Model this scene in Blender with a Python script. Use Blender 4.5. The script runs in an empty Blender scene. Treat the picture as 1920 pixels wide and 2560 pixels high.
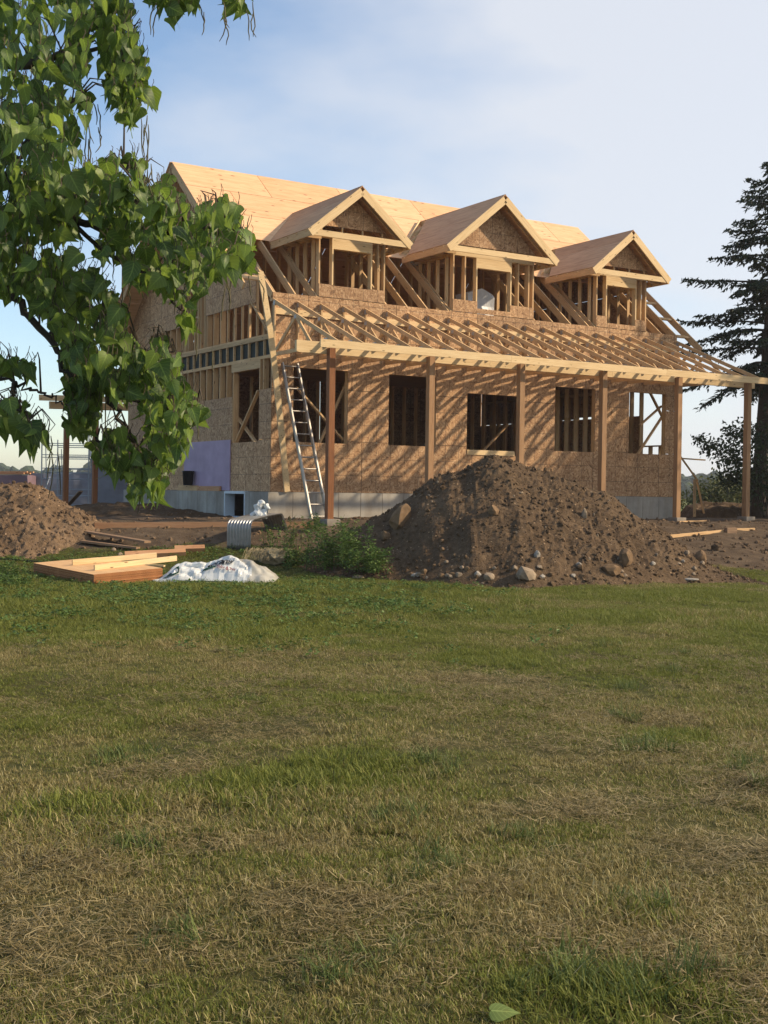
import bpy, bmesh, math, random
import numpy as np
from mathutils import Vector, Matrix, Euler

random.seed(7)
RNG = np.random.default_rng(11)
scene = bpy.context.scene
COL = scene.collection
R = math.radians

# ------------------------------------------------------------------ camera
EYE = 1.55
cam_d = bpy.data.cameras.new('camera')
cam = bpy.data.objects.new('camera', cam_d)
COL.objects.link(cam)
cam_d.sensor_fit = 'VERTICAL'
cam_d.sensor_height = 36.0
cam_d.lens = 3100.0 / 2560.0 * 36.0
cam_d.clip_start = 0.1
cam_d.clip_end = 6000
PITCH, ROLL = 0.016, 0.0138
cam.matrix_world = (Matrix.Translation((0, 0, EYE)) @ Matrix.Rotation(math.pi / 2 - PITCH, 4, 'X')
                    @ Matrix.Rotation(ROLL, 4, 'Z'))
scene.camera = cam

# ------------------------------------------------------------------ light
SUN_EL, SUN_AZ = R(31.5), R(90.5)          # azimuth from +Y towards +X
world = bpy.data.worlds.new('World')
scene.world = world
world.use_nodes = True
wn, wl = world.node_tree.nodes, world.node_tree.links
wn.clear()
sky = wn.new('ShaderNodeTexSky')
sky.sky_type = 'NISHITA'
sky.sun_disc = False
sky.sun_elevation = SUN_EL
sky.sun_rotation = SUN_AZ
sky.air_density = 1.0
sky.dust_density = 0.7
sky.ozone_density = 1.6
wtc = wn.new('ShaderNodeTexCoord')
wmap = wn.new('ShaderNodeMapping')
wmap.inputs['Scale'].default_value = (1.0, 1.0, 2.4)
wmap.inputs['Rotation'].default_value = (0.0, 0.35, 0.2)
wl.new(wtc.outputs['Generated'], wmap.inputs['Vector'])
wno = wn.new('ShaderNodeTexNoise')
wno.inputs['Scale'].default_value = 2.1
wno.inputs['Detail'].default_value = 6
wno.inputs['Roughness'].default_value = 0.52
wl.new(wmap.outputs['Vector'], wno.inputs['Vector'])
wramp = wn.new('ShaderNodeValToRGB')
wramp.color_ramp.elements[0].position = 0.37
wramp.color_ramp.elements[0].color = (0.0, 0.0, 0.0, 1)
wramp.color_ramp.elements[1].position = 0.64
wramp.color_ramp.elements[1].color = (0.82, 0.82, 0.82, 1)
# thin cloud thickens towards the east (+X), as the photograph's right side
wsep = wn.new('ShaderNodeSeparateXYZ')
wl.new(wtc.outputs['Generated'], wsep.inputs[0])
wadd = wn.new('ShaderNodeMath'); wadd.operation = 'MULTIPLY_ADD'
wadd.inputs[1].default_value = 0.85
wl.new(wsep.outputs['X'], wadd.inputs[0])
wl.new(wno.outputs['Fac'], wadd.inputs[2])
wl.new(wadd.outputs[0], wramp.inputs['Fac'])
wmix = wn.new('ShaderNodeMix'); wmix.data_type = 'RGBA'
wl.new(wramp.outputs['Color'], wmix.inputs['Factor'])
wl.new(sky.outputs['Color'], wmix.inputs['A'])
wmix.inputs['B'].default_value = (4.3, 4.4, 4.65, 1)
bg = wn.new('ShaderNodeBackground')
bg.inputs['Strength'].default_value = 0.135
wl.new(wmix.outputs['Result'], bg.inputs['Color'])
wo = wn.new('ShaderNodeOutputWorld')
wl.new(bg.outputs[0], wo.inputs[0])

sun_d = bpy.data.lights.new('sun', 'SUN')
sun_d.energy = 4.2
sun_d.angle = R(1.2)
sun_d.color = (1.0, 0.80, 0.56)
sun = bpy.data.objects.new('sun', sun_d)
COL.objects.link(sun)
sdir = Vector((math.sin(SUN_AZ) * math.cos(SUN_EL), math.cos(SUN_AZ) * math.cos(SUN_EL), math.sin(SUN_EL)))
sun.rotation_euler = sdir.to_track_quat('Z', 'Y').to_euler()
sun.location = (40, 0, 30)

vs = scene.view_settings
vs.view_transform = 'Standard'
vs.look = 'None'
vs.gamma = 1.0
vs.use_curve_mapping = False
vs.exposure = 0.54
scene.cycles.max_bounces = 6
scene.cycles.transparent_max_bounces = 8

# ------------------------------------------------------------------ helpers
def link(o, parent=None):
    COL.objects.link(o)
    if parent is not None:
        o.parent = parent
    return o

def tag(o, label=None, cat=None, group=None, kind=None):
    if label: o['label'] = label
    if cat: o['category'] = cat
    if group: o['group'] = group
    if kind: o['kind'] = kind
    return o

def empty(name, loc, rz=0.0, parent=None):
    o = bpy.data.objects.new(name, None)
    o.empty_display_size = 0.2
    o.location = loc
    o.rotation_euler = (0, 0, rz)
    return link(o, parent)

def mesh(name, verts, faces, mat, smooth=False):
    me = bpy.data.meshes.new(name)
    if isinstance(verts, np.ndarray): verts = verts.tolist()
    if isinstance(faces, np.ndarray): faces = faces.tolist()
    me.from_pydata(verts, [], faces)
    if mat: me.materials.append(mat)
    if smooth:
        me.polygons.foreach_set('use_smooth', [True] * len(me.polygons))
    me.update()
    return me

def obj(name, verts, faces, mat, parent=None, smooth=False):
    return link(bpy.data.objects.new(name, mesh(name, verts, faces, mat, smooth)), parent)

BOXF = [(0, 3, 2, 1), (4, 5, 6, 7), (0, 1, 5, 4), (1, 2, 6, 5), (2, 3, 7, 6), (3, 0, 4, 7)]
def boxv(x0, x1, y0, y1, z0, z1):
    return [(x0, y0, z0), (x1, y0, z0), (x1, y1, z0), (x0, y1, z0), (x0, y0, z1), (x1, y0, z1), (x1, y1, z1), (x0, y1, z1)]

class MB:
    def __init__(s): s.v, s.f = [], []
    def add(s, v, f):
        n = len(s.v); s.v += [tuple(p) for p in v]; s.f += [tuple(i + n for i in q) for q in f]
        return s
    def box(s, *a): return s.add(boxv(*a), BOXF)
    def bar(s, p0, p1, w, h, up=(0, 0, 1)):
        M, L = frame(p0, p1, up)
        return s.add([M @ Vector(q) for q in boxv(0, L, -w / 2, w / 2, -h / 2, h / 2)], BOXF)
    def tube(s, pts, rad, n=6):
        v, f = tube(pts, rad, n); return s.add(v, f)
    def obj(s, name, mat, parent=None, smooth=False): return obj(name, s.v, s.f, mat, parent, smooth)

def frame(p0, p1, up=(0, 0, 1)):
    p0, p1 = Vector(p0), Vector(p1)
    x = p1 - p0; L = x.length; x = x / L
    upv = Vector(up)
    if abs(x.dot(upv.normalized())) > 0.995: upv = Vector((1, 0, 0))
    y = upv.cross(x).normalized(); z = x.cross(y)
    M = Matrix(((x.x, y.x, z.x, p0.x), (x.y, y.y, z.y, p0.y), (x.z, y.z, z.z, p0.z), (0, 0, 0, 1)))
    return M, L

def tube(pts, rad, n=6):
    pts = [Vector(p) for p in pts]
    if not hasattr(rad, '__len__'): rad = [rad] * len(pts)
    v, f = [], []
    prev = None
    for i, p in enumerate(pts):
        d = (pts[min(i + 1, len(pts) - 1)] - pts[max(i - 1, 0)])
        if d.length < 1e-9: d = Vector((0, 0, 1))
        d.normalize()
        a = prev if prev is not None else (Vector((1, 0, 0)) if abs(d.x) < 0.8 else Vector((0, 1, 0)))
        a = (a - d * a.dot(d)).normalized(); prev = a
        b = d.cross(a)
        for k in range(n):
            t = 2 * math.pi * k / n
            v.append(p + (a * math.cos(t) + b * math.sin(t)) * rad[i])
    for i in range(len(pts) - 1):
        for k in range(n):
            k2 = (k + 1) % n
            f.append((i * n + k, i * n + k2, (i + 1) * n + k2, (i + 1) * n + k))
    f.append(tuple(range(n - 1, -1, -1)))
    f.append(tuple(range((len(pts) - 1) * n, len(pts) * n)))
    return [tuple(q) for q in v], f

_mc = {}
def member(name, p0, p1, w, h, mat, parent=None, up=(0, 0, 1)):
    """a stick of lumber from p0 to p1; w across, h along 'up'. Length runs along local X."""
    M, L = frame(p0, p1, up)
    key = (round(L, 3), round(w, 4), round(h, 4), mat.name)
    me = _mc.get(key)
    if me is None:
        me = mesh(name, boxv(0, key[0], -w / 2, w / 2, -h / 2, h / 2), BOXF, mat)
        _mc[key] = me
    o = bpy.data.objects.new(name, me)
    o.matrix_local = M
    link(o, parent)
    return o

def hash2(ix, iy, seed=0):
    n = (ix.astype(np.int64) * 374761393 + iy.astype(np.int64) * 668265263 + seed * 1442695040888963) & 0xFFFFFFFF
    n = ((n ^ (n >> 13)) * 1274126177) & 0xFFFFFFFF
    return ((n ^ (n >> 16)) & 0xFFFF) / 65535.0

def vnoise(x, y, seed=0):
    x = np.asarray(x, float); y = np.asarray(y, float)
    ix, iy = np.floor(x), np.floor(y); fx, fy = x - ix, y - iy
    fx = fx * fx * (3 - 2 * fx); fy = fy * fy * (3 - 2 * fy)
    a, b = hash2(ix, iy, seed), hash2(ix + 1, iy, seed)
    c, d = hash2(ix, iy + 1, seed), hash2(ix + 1, iy + 1, seed)
    return (a * (1 - fx) + b * fx) * (1 - fy) + (c * (1 - fx) + d * fx) * fy

def fbm(x, y, seed=0, o=4, g=0.5):
    t, a, s = 0, 1.0, 0
    x = np.asarray(x, float); y = np.asarray(y, float)
    for k in range(o):
        t = t + a * (vnoise(x * 2 ** k, y * 2 ** k, seed + k) - 0.5); s += a; a *= g
    return t / s * 2

def sstep(t):
    t = np.clip(t, 0, 1); return t * t * (3 - 2 * t)

# ------------------------------------------------------------------ materials
class NT:
    def __init__(s, name):
        s.m = bpy.data.materials.new(name); s.m.use_nodes = True
        s.n, s.l = s.m.node_tree.nodes, s.m.node_tree.links
        s.n.clear()
        s.out = s.n.new('ShaderNodeOutputMaterial')
        s.b = s.n.new('ShaderNodeBsdfPrincipled')
        s.l.new(s.b.outputs[0], s.out.inputs[0])
        s.b.inputs['Roughness'].default_value = 0.8
        s.b.inputs['Specular IOR Level'].default_value = 0.25
    def node(s, t, **k):
        q = s.n.new(t)
        for a, b in k.items(): setattr(q, a, b)
        return q
    def set(s, sock, v):
        if isinstance(v, bpy.types.NodeSocket): s.l.new(v, sock)
        elif isinstance(v, (tuple, list)) and len(v) == 3 and sock.type == 'RGBA': sock.default_value = (*v, 1)
        else: sock.default_value = v
    def coord(s, w='Object'): return s.node('ShaderNodeTexCoord').outputs[w]
    def pos(s): return s.node('ShaderNodeNewGeometry').outputs['Position']
    def rand(s): return s.node('ShaderNodeObjectInfo').outputs['Random']
    def attr(s, nm, typ='GEOMETRY'):
        a = s.node('ShaderNodeAttribute', attribute_type=typ); a.attribute_name = nm; return a.outputs['Fac']
    def mapv(s, v, scale=(1, 1, 1), rot=(0, 0, 0), loc=(0, 0, 0)):
        q = s.node('ShaderNodeMapping'); s.set(q.inputs['Vector'], v)
        s.set(q.inputs['Scale'], scale); s.set(q.inputs['Rotation'], rot); s.set(q.inputs['Location'], loc)
        return q.outputs[0]
    def noise(s, v, scale, detail=3, rough=0.55, dist=0.0):
        q = s.node('ShaderNodeTexNoise'); s.set(q.inputs['Vector'], v); q.inputs['Scale'].default_value = scale
        q.inputs['Detail'].default_value = detail; q.inputs['Roughness'].default_value = rough
        q.inputs['Distortion'].default_value = dist
        return q.outputs['Fac']
    def voro(s, v, scale, out='Color', feature='F1', rnd=1.0):
        q = s.node('ShaderNodeTexVoronoi', feature=feature); s.set(q.inputs['Vector'], v)
        q.inputs['Scale'].default_value = scale; q.inputs['Randomness'].default_value = rnd
        return q.outputs[out]
    def math(s, op, a, b=0.5, c=0.5, clamp=False):
        q = s.node('ShaderNodeMath', operation=op, use_clamp=clamp)
        s.set(q.inputs[0], a); s.set(q.inputs[1], b); s.set(q.inputs[2], c)
        return q.outputs[0]
    def vmath(s, op, a, b):
        q = s.node('ShaderNodeVectorMath', operation=op); s.set(q.inputs[0], a); s.set(q.inputs[1], b); return q.outputs[0]
    def ramp(s, f, stops, interp='LINEAR'):
        q = s.node('ShaderNodeValToRGB'); s.set(q.inputs[0], f); e = q.color_ramp.elements
        q.color_ramp.interpolation = interp
        while len(e) < len(stops): e.new(0.5)
        for k, (p, c) in enumerate(stops):
            e[k].position = p; e[k].color = (*c, 1) if len(c) == 3 else c
        return q.outputs[0]
    def mix(s, f, a, b, blend='MIX'):
        q = s.node('ShaderNodeMix', data_type='RGBA', blend_type=blend)
        s.set(q.inputs['Factor'], f); s.set(q.inputs['A'], a); s.set(q.inputs['B'], b)
        return q.outputs['Result']
    def sep(s, v):
        q = s.node('ShaderNodeSeparateXYZ'); s.set(q.inputs[0], v); return q.outputs
    def bump(s, h, strength=0.3, dist=0.01):
        q = s.node('ShaderNodeBump'); q.inputs['Strength'].default_value = strength; q.inputs['Distance'].default_value = dist
        s.set(q.inputs['Height'], h); s.set(s.b.inputs['Normal'], q.outputs[0])
    def color(s, c): s.set(s.b.inputs['Base Color'], c)
    def rough(s, v): s.set(s.b.inputs['Roughness'], v)

def g3(v): return (v, v, v)

def wood(name, dark, mid, light, rough=0.75, knots=True, tint=0.35):
    t = NT(name)
    r = t.rand()
    v = t.vmath('ADD', t.coord(), t.node('ShaderNodeCombineXYZ').outputs[0])
    cb = t.node('ShaderNodeCombineXYZ'); t.set(cb.inputs[0], t.math('MULTIPLY', r, 37.0)); t.set(cb.inputs[1], t.math('MULTIPLY', r, 11.0))
    v = t.vmath('ADD', t.coord(), cb.outputs[0])
    gr = t.noise(t.mapv(v, (1.2, 22, 22)), 2.0, 5, 0.6, 0.6)
    big = t.noise(t.mapv(v, (0.8, 5, 5)), 1.0, 3)
    c = t.ramp(t.math('ADD', t.math('MULTIPLY', gr, 0.65), t.math('MULTIPLY', big, 0.35)), [(0.3, dark), (0.5, mid), (0.68, light)])
    if knots:
        k = t.voro(t.mapv(v, (2.2, 9, 9)), 1.3, 'Distance')
        c = t.mix(t.ramp(k, [(0.07, g3(1)), (0.14, g3(0))]), c, tuple(x * 0.3 for x in dark))
    c = t.mix(tint, c, t.mix(1.0, c, t.ramp(r, [(0, (0.62, 0.58, 0.52)), (0.5, (1, 0.97, 0.92)), (1, (1.15, 1.05, 0.95))]), 'MULTIPLY'))
    t.color(c); t.rough(rough); t.bump(gr, 0.2, 0.003)
    return t.m

M_LUM = wood('spruce_lumber', (0.38, 0.235, 0.115), (0.54, 0.365, 0.19), (0.66, 0.48, 0.27), tint=0.5)
M_FASC = wood('fresh_lumber', (0.52, 0.36, 0.18), (0.66, 0.49, 0.27), (0.74, 0.58, 0.34), tint=0.25)
M_POST = wood('cedar_post', (0.14, 0.055, 0.022), (0.24, 0.10, 0.04), (0.31, 0.14, 0.06), knots=False, tint=0.4)
M_POSTT = wood('tan_post', (0.20, 0.11, 0.055), (0.31, 0.185, 0.095), (0.38, 0.24, 0.13), knots=False, tint=0.4)
M_OLD = wood('weathered_lumber', (0.13, 0.08, 0.05), (0.22, 0.145, 0.09), (0.32, 0.22, 0.14), tint=0.6)
M_BOARD = wood('ground_plank', (0.35, 0.17, 0.08), (0.48, 0.26, 0.13), (0.56, 0.33, 0.18), tint=0.4)

def osb():
    t = NT('osb')
    r = t.rand()
    cb = t.node('ShaderNodeCombineXYZ'); t.set(cb.inputs[0], t.math('MULTIPLY', r, 23.0)); t.set(cb.inputs[2], t.math('MULTIPLY', r, 51.0))
    v = t.vmath('ADD', t.coord(), cb.outputs[0])
    ang = t.math('MULTIPLY', t.voro(v, 8.0), 6.28)
    def strand(vec, axis_rot, sc):
        q = t.node('ShaderNodeVectorRotate', rotation_type='AXIS_ANGLE')
        t.set(q.inputs['Vector'], vec); q.inputs['Axis'].default_value = (0, 1, 0); t.set(q.inputs['Angle'], axis_rot)
        return t.voro(t.mapv(q.outputs[0], (sc, sc, sc * 4.5)), 1.0)
    s1 = t.sep(strand(v, ang, 11.0))[0]
    s2 = t.sep(strand(v, t.math('MULTIPLY', ang, 2.7), 6.0))[1]
    f = t.math('ADD', t.math('MULTIPLY', s1, 0.55), t.math('MULTIPLY', s2, 0.45))
    c = t.ramp(f, [(0.06, (0.19, 0.105, 0.05)), (0.3, (0.34, 0.203, 0.106)), (0.55, (0.43, 0.272, 0.145)), (0.8, (0.53, 0.36, 0.205)), (0.97, (0.66, 0.475, 0.29))])
    big = t.noise(v, 1.3, 3)
    c = t.mix(0.55, c, t.mix(1.0, c, t.ramp(big, [(0.3, (0.72, 0.68, 0.66)), (0.7, (1.2, 1.15, 1.1))]), 'MULTIPLY'))
    # printed nailing grid of the sheet
    x, y, z = t.sep(t.coord())
    def line(q, per):
        a = t.math('ABSOLUTE', t.math('SUBTRACT', t.math('FRACT', t.math('DIVIDE', q, per)), 0.5))
        return t.math('LESS_THAN', t.math('SUBTRACT', 0.5, a), 0.006 / per)
    ln = t.math('MULTIPLY', t.math('MAXIMUM', line(x, 0.4064), line(z, 0.4064)), t.math('GREATER_THAN', t.noise(v, 5.0, 2), 0.40))
    c = t.mix(t.math('MULTIPLY', ln, 0.7), c, (0.06, 0.045, 0.035))
    c = t.mix(0.6, c, t.mix(1.0, c, t.ramp(r, [(0, (0.74, 0.71, 0.69)), (1, (1.18, 1.12, 1.04))]), 'MULTIPLY'))
    t.color(c); t.rough(0.7); t.bump(f, 0.25, 0.004)
    return t.m
M_OSB = osb()

def ply(name, base, dark, plug=True):
    t = NT(name)
    r = t.rand()
    cb = t.node('ShaderNodeCombineXYZ'); t.set(cb.inputs[0], t.math('MULTIPLY', r, 19.0)); t.set(cb.inputs[1], t.math('MULTIPLY', r, 47.0))
    v = t.vmath('ADD', t.coord(), cb.outputs[0])
    gr = t.noise(t.mapv(v, (1.0, 9, 9)), 1.6, 5, 0.6, 0.8)
    c = t.ramp(gr, [(0.3, dark), (0.52, base), (0.75, tuple(min(1, x * 1.15) for x in base))])
    if plug:
        k = t.voro(t.mapv(v, (2.4, 6.5, 6.5)), 1.0, 'Distance')
        kc = t.voro(t.mapv(v, (2.4, 6.5, 6.5)), 1.0, 'Color')
        on = t.math('MULTIPLY', t.math('GREATER_THAN', t.sep(kc)[0], 0.35), t.ramp(k, [(0.10, g3(1)), (0.19, g3(0))]))
        c = t.mix(on, c, (0.27, 0.13, 0.065))
    c = t.mix(0.6, c, t.mix(1.0, c, t.ramp(r, [(0, (0.86, 0.72, 0.60)), (0.4, (1, 0.96, 0.88)), (1, (1.08, 1.06, 1.02))]), 'MULTIPLY'))
    t.color(c); t.rough(0.7); t.bump(gr, 0.15, 0.003)
    return t.m
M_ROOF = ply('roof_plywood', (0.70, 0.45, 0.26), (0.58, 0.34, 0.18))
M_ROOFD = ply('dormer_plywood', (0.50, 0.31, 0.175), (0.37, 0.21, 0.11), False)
M_PLYTOP = ply('new_plywood', (0.66, 0.42, 0.20), (0.56, 0.32, 0.13), False)

def simple(name, c, rough=0.8, var=0.15, scale=6.0, metal=0.0, bump=0.0):
    t = NT(name)
    n = t.noise(t.coord(), scale, 4)
    t.color(t.ramp(n, [(0.25, tuple(x * (1 - var) for x in c)), (0.75, tuple(min(1, x * (1 + var)) for x in c))]))
    t.rough(rough); t.b.inputs['Metallic'].default_value = metal
    if bump: t.bump(n, bump, 0.01)
    return t.m

def concrete():
    t = NT('concrete')
    v = t.coord()
    n = t.noise(v, 1.4, 5, 0.6); f = t.noise(v, 22, 3)
    st = t.noise(t.mapv(v, (2.6, 2.6, 0.5)), 1.2, 4)
    c = t.ramp(n, [(0.3, (0.22, 0.205, 0.175)), (0.5, (0.33, 0.305, 0.255)), (0.7, (0.43, 0.40, 0.335))])
    c = t.mix(t.ramp(st, [(0.45, g3(0)), (0.68, g3(0.55))]), c, (0.21, 0.17, 0.12))
    x, y, z = t.sep(v)
    c = t.mix(t.math('MULTIPLY', t.ramp(t.math('ADD', z, t.math('MULTIPLY', n, 0.25)), [(0.12, g3(1)), (0.30, g3(0))]), 0.75), c, (0.13, 0.095, 0.06))
    t.color(t.mix(0.12, c, t.mix(f, (0.1, 0.1, 0.1), (0.6, 0.6, 0.6))))
    t.rough(0.9); t.bump(f, 0.15, 0.004)
    return t.m
M_CONC = concrete()
M_FOAM = simple('purple_foam', (0.36, 0.275, 0.38), 0.6, 0.2, 2.0)
M_WHITEF = simple('white_frame', (0.55, 0.62, 0.66), 0.5, 0.05)
M_DARKP = simple('black_plastic', (0.012, 0.012, 0.014), 0.35)
M_ALU = simple('aluminium', (0.32, 0.30, 0.27), 0.42, 0.1, 9, 0.8)
M_GALV = simple('galvanised_steel', (0.27, 0.28, 0.285), 0.36, 0.15, 12, 0.75)
M_PLATE = simple('truss_plate_steel', (0.36, 0.36, 0.36), 0.5, 0.1, 9, 0.4)
M_SCAF = simple('scaffold_steel', (0.24, 0.28, 0.32), 0.5, 0.2, 5, 0.4)

def plastic(name, c, trans=0.25, rough=0.35):
    t = NT(name)
    n = t.noise(t.coord(), 5.0, 4)
    col = t.ramp(n, [(0.3, tuple(x * 0.82 for x in c)), (0.7, c)])
    t.color(col); t.rough(rough); t.b.inputs['Specular IOR Level'].default_value = 0.5
    if trans:
        tr = t.node('ShaderNodeBsdfTranslucent'); t.set(tr.inputs[0], col)
        mx = t.node('ShaderNodeMixShader'); mx.inputs[0].default_value = trans
        t.l.new(t.b.outputs[0], mx.inputs[1]); t.l.new(tr.outputs[0], mx.inputs[2]); t.l.new(mx.outputs[0], t.out.inputs[0])
    return t.m
M_TARP = plastic('white_sheeting', (0.74, 0.77, 0.76), 0.15)
M_CLEAR = plastic('milky_sheeting', (0.70, 0.68, 0.60), 0.4, 0.25)
M_WRAP = plastic('grey_blue_wrap', (0.19, 0.205, 0.25), 0.0, 0.4)
M_WRAPW = plastic('white_wrap', (0.62, 0.64, 0.66), 0.0, 0.4)
M_INKG = simple('green_ink', (0.012, 0.055, 0.035), 0.4)
M_INKK = simple('black_ink', (0.015, 0.016, 0.018), 0.4)
M_INKR = simple('red_ink', (0.22, 0.07, 0.07), 0.4)
M_PURW = simple('purple_foam_stack', (0.17, 0.115, 0.135), 0.6, 0.15, 2)

def dirt(name, a, b, c, sc=1.0):
    t = NT(name)
    p = t.pos()
    n1 = t.noise(p, 0.9 * sc, 5, 0.6); n2 = t.noise(p, 9 * sc, 5, 0.65); n3 = t.noise(p, 45 * sc, 3, 0.6)
    f = t.math('ADD', t.math('MULTIPLY', n1, 0.4), t.math('ADD', t.math('MULTIPLY', n2, 0.4), t.math('MULTIPLY', n3, 0.2)))
    col = t.ramp(f, [(0.36, a), (0.5, b), (0.64, c)])
    st = t.voro(p, 16 * sc, 'Distance')
    pk = t.sep(t.voro(p, 16 * sc, 'Color'))[0]
    col = t.mix(t.math('MULTIPLY', t.math('LESS_THAN', st, 0.22), t.math('GREATER_THAN', pk, 0.86)), col, tuple(min(1, x * 2.1) for x in c))
    t.color(col); t.rough(0.95); t.b.inputs['Specular IOR Level'].default_value = 0.1
    t.bump(t.math('ADD', n2, t.math('MULTIPLY', n3, 0.5)), 0.7, 0.05)
    return t.m
M_DIRT = dirt('pile_soil', (0.056, 0.037, 0.022), (0.096, 0.065, 0.039), (0.15, 0.105, 0.064))
M_DIRT2 = dirt('red_brown_soil', (0.085, 0.056, 0.034), (0.145, 0.098, 0.060), (0.215, 0.15, 0.095))
M_ROCK = simple('field_stone', (0.25, 0.195, 0.135), 0.9, 0.35, 9, 0, 0.4)
M_ROCKG = simple('grey_stone', (0.29, 0.265, 0.225), 0.9, 0.3, 9, 0, 0.4)
M_CLAY = simple('clay_clod', (0.17, 0.11, 0.06), 0.95, 0.4, 7, 0, 0.6)

def leafmat(name, a, b, c, trans=0.35, gloss=0.35, rndattr=None, veins=False):
    t = NT(name)
    p = t.pos()
    f = t.math('ADD', t.math('MULTIPLY', t.noise(p, 3.0, 2), 0.4), t.math('MULTIPLY', t.attr('rnd') if rndattr else t.rand(), 0.6))
    col = t.ramp(f, [(0.2, a), (0.5, b), (0.8, c)])
    if veins:
        ac, al = t.attr('across'), t.attr('along')
        rib = t.math('LESS_THAN', ac, .07)
        sv = t.math('LESS_THAN', t.math('FRACT', t.math('MULTIPLY', t.math('SUBTRACT', al, t.math('MULTIPLY', ac, .28)), 6.5)), .13)
        col = t.mix(t.math('MULTIPLY', t.math('MAXIMUM', rib, t.math('MULTIPLY', sv, .6)), .5), col, tuple(min(1, x * 1.9) for x in c))
        blot = t.noise(p, 22, 3)
        col = t.mix(t.ramp(blot, [(.62, g3(0)), (.72, g3(.35))]), col, (.16, .13, .03))
    t.color(col); t.rough(0.5); t.b.inputs['Specular IOR Level'].default_value = gloss
    tr = t.node('ShaderNodeBsdfTranslucent'); t.set(tr.inputs[0], t.mix(0.5, col, (0.22, 0.30, 0.03), 'ADD') if trans > 0.3 else col)
    mx = t.node('ShaderNodeMixShader'); mx.inputs[0].default_value = trans
    t.l.new(t.b.outputs[0], mx.inputs[1]); t.l.new(tr.outputs[0], mx.inputs[2]); t.l.new(mx.outputs[0], t.out.inputs[0])
    return t.m
M_LEAF = leafmat('catalpa_leaf', (0.034, 0.074, 0.017), (0.072, 0.132, 0.026), (0.17, 0.24, 0.046), 0.42, 0.4, None, True)
M_LEAFS = leafmat('catalpa_leaf_mass', (0.034, 0.074, 0.017), (0.072, 0.132, 0.026), (0.17, 0.24, 0.046), 0.42, 0.4, True, True)
M_NEEDLE = leafmat('spruce_needles', (0.014, 0.026, 0.014), (0.024, 0.042, 0.022), (0.042, 0.065, 0.030), 0.1, 0.15, True)
M_SHRUB = leafmat('dark_broadleaf', (0.018, 0.032, 0.014), (0.030, 0.052, 0.020), (0.05, 0.08, 0.026), 0.2, 0.2, True)
M_HEDGE = leafmat('olive_hedge_leaf', (0.05, 0.065, 0.02), (0.085, 0.10, 0.032), (0.13, 0.135, 0.05), 0.2, 0.15, True)
M_WEED = leafmat('weed_leaf', (0.055, 0.105, 0.022), (0.09, 0.155, 0.034), (0.15, 0.215, 0.055), 0.25, 0.2, True)
M_FARTREE = simple('far_foliage', (0.035, 0.055, 0.035), 0.9, 0.35, 0.25)
M_BARK = simple('bark', (0.055, 0.045, 0.036), 0.95, 0.35, 14, 0, 0.6)
M_TWIG = simple('twig_bark', (0.075, 0.060, 0.045), 0.9, 0.3, 20)
M_POD = simple('seed_pod_skin', (0.085, 0.075, 0.035), 0.7, 0.4, 5)
M_STRAW = simple('dry_straw', (0.24, 0.20, 0.12), 0.9, 0.4, 14, 0, 0.4)

# ------------------------------------------------------------------ house frame
TH = 0.557
CX, CY = -2.6254, 28.5205
GZ = 0.90                                   # ground level at the house
UH = Vector((math.cos(TH), math.sin(TH), 0)); WH = Vector((math.sin(TH), -math.cos(TH), 0))
def hpt(u, w, z):                           # house coordinates (z measured from the eye) to the world
    return Vector((CX, CY, EYE)) + UH * u + WH * w + Vector((0, 0, z))
ZO = EYE - GZ
def L3(u, w, z): return (u, -w, z + ZO)     # to the house object's own space

# ------------------------------------------------------------------ terrain
def ground_z(X, Y):
    X = np.asarray(X, float); Y = np.asarray(Y, float)
    xp = np.maximum(X, 0)
    ys = 21.3 + 0.20 * xp; yh = 27.0 + 0.62 * xp
    z = GZ * sstep((Y - ys) / (yh - ys))
    near = sstep((60 - np.hypot(X, Y - 25)) / 20)
    z = z + near * (0.05 * fbm(X * 0.35, Y * 0.35, 3, 3) + 0.02 * fbm(X * 1.7, Y * 1.7, 5, 2))
    return z
def dirt_mask(X, Y):
    X = np.asarray(X, float); Y = np.asarray(Y, float)
    xp = np.maximum(X - 5.5, 0)
    yb = 23.9 + 0.05 * X + 0.10 * xp + 0.55 * fbm(X * 0.9, Y * 0.9, 21, 4)
    d = sstep((Y - yb) / 0.5)
    # right of the house the yard stays bare for a strip, then field
    far = sstep((Y - (44 + 0.1 * X)) / 3.0)
    return d * (1 - far)
def axis(a, b, fine, far0, far1):
    core = np.arange(a, b + 1e-6, fine)
    lo = a - np.cumsum(fine * 1.22 ** np.arange(1, 60)); lo = lo[lo > far0][::-1]
    hi = b + np.cumsum(fine * 1.22 ** np.arange(1, 60)); hi = hi[hi < far1]
    return np.concatenate([[far0], lo, core, hi, [far1]])
xs = axis(-13, 17, 0.16, -1500, 1500)
ys_ = axis(0, 40, 0.16, -300, 3000)
GX, GY = np.meshgrid(xs, ys_)
GZZ = ground_z(GX, GY)
dm = dirt_mask(GX, GY)
GZZ = GZZ + dm * 0.06 * fbm(GX * 2.2, GY * 2.2, 31, 4)
# trench in front of the basement window
ub = (GX - CX) * UH.x + (GY - CY) * UH.y; wb = (GX - CX) * WH.x + (GY - CY) * WH.y
GZZ = GZZ - 0.28 * sstep((1.4 - np.abs(wb + 2.2)) / 0.6) * sstep((ub + 1.5) / 0.5) * sstep((0.3 - ub) / 0.3)
nx, ny = len(xs), len(ys_)
gv = np.stack([GX.ravel(), GY.ravel(), GZZ.ravel()], 1)
ii = (np.arange(ny - 1)[:, None] * nx + np.arange(nx - 1)[None, :]).ravel()
gf = np.stack([ii, ii + 1, ii + nx + 1, ii + nx], 1)

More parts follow.
